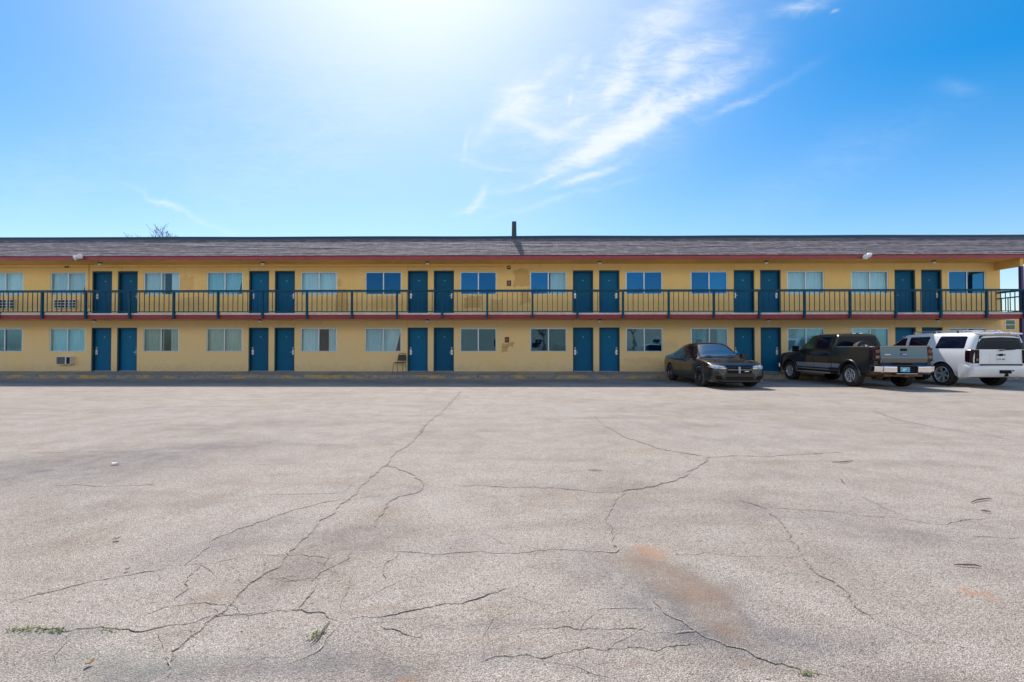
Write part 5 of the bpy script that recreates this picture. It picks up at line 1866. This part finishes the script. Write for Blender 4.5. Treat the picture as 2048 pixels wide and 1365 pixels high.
def make_tree(label, loc, seed, height, spread, group=None, fit=None):
    t = thing("bare_tree", label, "tree", loc, 0, group)
    a, b = tree_mesh(seed, height, spread)
    zt = max(v[2] for v in a.v + b.v)
    s = height / zt
    for m in (a, b):
        m.v = [(x * s, y * s, z * s) for x, y, z in m.v]
    if fit:                                    # crown above height fit[0]: centred on the tree, fit[1] metres wide
        up = [v[0] for v in b.v if v[2] > fit[0]]
        c_, w_ = (max(up) + min(up)) / 2, max(up) - min(up)
        k = fit[1] / w_
        for m in (a, b):
            m.v = [((x - c_) * k, y * k, z) for x, y, z in m.v]
    a.build("trunk", M['bark'], t, smooth=60, clean=False)
    b.build("crown", M['bark'], t, clean=False)
    return t
tp = on_plane_y(318, 450, 24)
make_tree("bare winter tree showing above the motel roof on the left", (tp.x, 24, 0), 11, tp.z + .25, .85, fit=(12.55, 4.4))
bt = make_tree("bare tree behind the viewer, mirrored in the motel windows", (-9, -43, 0), 5, 10.5, 1.0, "bare trees across the lot")
for (x, y, rz) in ((4, -46, 1.0), (-22, -48, 2.2), (17, -44, 3.0), (30, -52, 4.0)):
    c = copy_tree(bt); c.location = (x, y, 0); c.rotation_euler = (0, 0, rz)

# ------------------------------------------------------------------ other buildings
def far_building(name, label, x0, x1, y0, y1, h0, h, lower, upper, face, win_rows, nwin, group=None):
    t = thing(name, label, "building", ((x0 + x1) / 2, (y0 + y1) / 2, 0), 0, group)
    cx, cy = (x0 + x1) / 2, (y0 + y1) / 2
    m = MB(); m.box(x0 - cx, x1 - cx, y0 - cy, y1 - cy, 0, h0); m.build("lower_wall", lower, t)
    m = MB(); m.box(x0 - cx, x1 - cx, y0 - cy, y1 - cy, h0 + .002, h)
    for k in range(int((h - h0) / .22)):
        yy = y0 - cy if face < 0 else y1 - cy
        m.box(x0 - cx, x1 - cx, min(yy, yy + face * .015), max(yy, yy + face * .015), h0 + .03 + k * .22, h0 + .04 + k * .22)
    m.build("upper_wall", upper, t)
    m = MB(); m.prism([(x0 - cx - .3, h + .002), (x1 - cx + .3, h + .002), (x1 - cx - .6, h + .5), (x0 - cx + .6, h + .5)], lambda a, b, k: (a, (y0 - cy - .3) if k == 0 else (y1 - cy + .3), b))
    m.build("roof", M['roof_far'], t)
    for (z0, z1) in win_rows:
        for i in range(nwin):
            x = x0 - cx + (i + .5) * (x1 - x0) / nwin
            yy = y0 - cy if face < 0 else y1 - cy
            f = MB(); ww = .65
            f.box(x - ww, x + ww, yy + face * .03 - .02, yy + face * .03 + .02, z0, z1)
            fo = f.build("window", M['white_plastic'], t)
            g = MB()
            for a, b in ((z0 + .06, (z0 + z1) / 2 - .03), ((z0 + z1) / 2 + .03, z1 - .06)):
                g.box(x - ww + .06, x + ww - .06, yy + face * .056 - .005, yy + face * .056 + .005, a, b)
            g.build("pane", V_['green'] if face < 0 else V_['glass'], fo)
    return t
q0 = on_plane_y(1996, 650, 40)
far_building("distant_building", "distant yellow sided building seen under the balcony at the right edge", q0.x - 4, q0.x + 22, 40, 50, 3.45, 5.6, M['pale_wall'], M['siding'], -1, [(3.75, 5.1), (.9, 2.2)], 7)
far_building("low_building", "low pale building across the lot behind the viewer, mirrored in the windows", -45, 45, -62, -52, 1.0, 5.2, M['opposite'], M['opposite'], 1, [(1.6, 2.8)], 14)

# ------------------------------------------------------------------ litter and weeds on the lot
def twig(label, pts, r, group="dead twigs on the asphalt"):
    P = [on_ground(*p) for p in pts]
    c = P[0]
    m = MB()
    m.tube([(p.x - c.x, p.y - c.y, r + (.006 if 0 < i < len(P) - 1 else 0)) for i, p in enumerate(P)], [r * .4] + [r * .7] * (len(P) - 2) + [r * .3], 6)
    o = m.build("twig", M['wood'], smooth=50)
    o.location = (c.x, c.y, 0.001)
    tag(o, label, "twig", group)
twig("straight dark twig on the lot above the orange paint mark", [(1908, 1132), (1930, 1134), (1950, 1134.5), (1963, 1136)], .007)
twig("thin curved twig lying near the right edge of the lot", [(1942, 1007), (1955, 1003), (1970, 1001), (1983, 999)], .008)
twig("short stubby twig below the thin curved twig at the right", [(1962, 1024), (1972, 1026), (1981, 1026)], .010)
twig("long pale stick lying in a crack in the left foreground", [(660, 1245), (648, 1262), (636, 1280), (620, 1294)], .006)
twig("short pale twig lying in the middle of the lot right of centre", [(1177, 942), (1190, 943), (1204, 943)], .007)
twig("bent tan twig on the asphalt under the white SUV side of the lot", [(1664, 926), (1680, 927), (1692, 926), (1706, 923)], .008)
twig("small hooked tan twig below the bent tan twig", [(1682, 960), (1684, 965), (1688, 969)], .009)

def scrap(name, label, cat, px, py, size, mat, rz):
    c = on_ground(px, py)
    m = MB()
    n = 6
    for k in (0, 1):
        for i in range(n + 1):
            for j in range(4):
                x = (i / n - .5) * size; y = (j / 3 - .5) * size * .6 * (1 - .7 * abs(i / n - .5))
                z = .012 + .35 * size * (i / n - .4) ** 2 * 2 + .15 * size * abs(j / 3 - .5) + .003 * k
                m.v.append((x, y, z))
    for k in (0, 1):
        for i in range(n):
            for j in range(3):
                a = k * (n + 1) * 4 + i * 4 + j
                m.f.append((a, a + 4, a + 5, a + 1)); m.m.append(0)
    o = m.build(name, mat, smooth=60)
    o.location = (c.x, c.y, 0); o.rotation_euler = (0, 0, rz)
    tag(o, label, cat)
scrap("paper_scrap", "curled white paper scrap on the asphalt at the left", "litter", 232, 930, .085, M['paper'], .4)
scrap("dead_leaf", "dry brown leaf on the asphalt in the left half of the lot", "leaf", 234, 1082, .045, M['leaf'], .2)
scrap("dead_leaf", "dry tan leaf near the bottom edge of the lot at the left", "leaf", 180, 1332, .03, M['leaf'], 1.0)
scrap("dark_leaf", "small dark leaf beside the long crack on the left", "leaf", 255, 1143, .022, M['wood'], .6)

def weeds(label, spots, h):
    c = on_ground(*spots[0])
    m = MB()
    rg = random.Random(hash(label) % 1000)
    rg.seed(len(label))
    for s in spots:
        p = on_ground(*s)
        for k in range(16):
            x, y = p.x - c.x + rg.gauss(0, .018), p.y - c.y + rg.gauss(0, .008)
            a = rg.uniform(0, 6.28); l = h * rg.uniform(.5, 1.2); w = .0035
            dx, dy = math.cos(a), math.sin(a)
            b0 = (x - dy * w, y + dx * w, 0.004); b1 = (x + dy * w, y - dx * w, 0.004)
            m1 = (x + dx * l * .4 + dy * w, y + dy * l * .4 - dx * w, l * .7); m0 = (x + dx * l * .4 - dy * w, y + dy * l * .4 + dx * w, l * .7)
            tip = (x + dx * l * .9, y + dy * l * .9, l * .75)
            m.add([b0, b1, m1, m0, tip], [(0, 1, 2, 3), (3, 2, 4)])
    o = m.build("weed_patch", M['weed'], clean=False)
    o.location = (c.x, c.y, 0)
    tag(o, label, "weeds", "weeds in the cracks")
weeds("low green weeds along the crack at the lower left edge", [(25, 1262), (45, 1261), (65, 1260), (85, 1261), (105, 1263), (118, 1263), (215, 1262)], .013)
weeds("small green weed beside the pale stick in the left foreground", [(628, 1278), (634, 1272), (640, 1266)], .014)
weeds("tiny green weed in the crack at the bottom edge right of centre", [(1610, 1349), (1618, 1351)], .012)
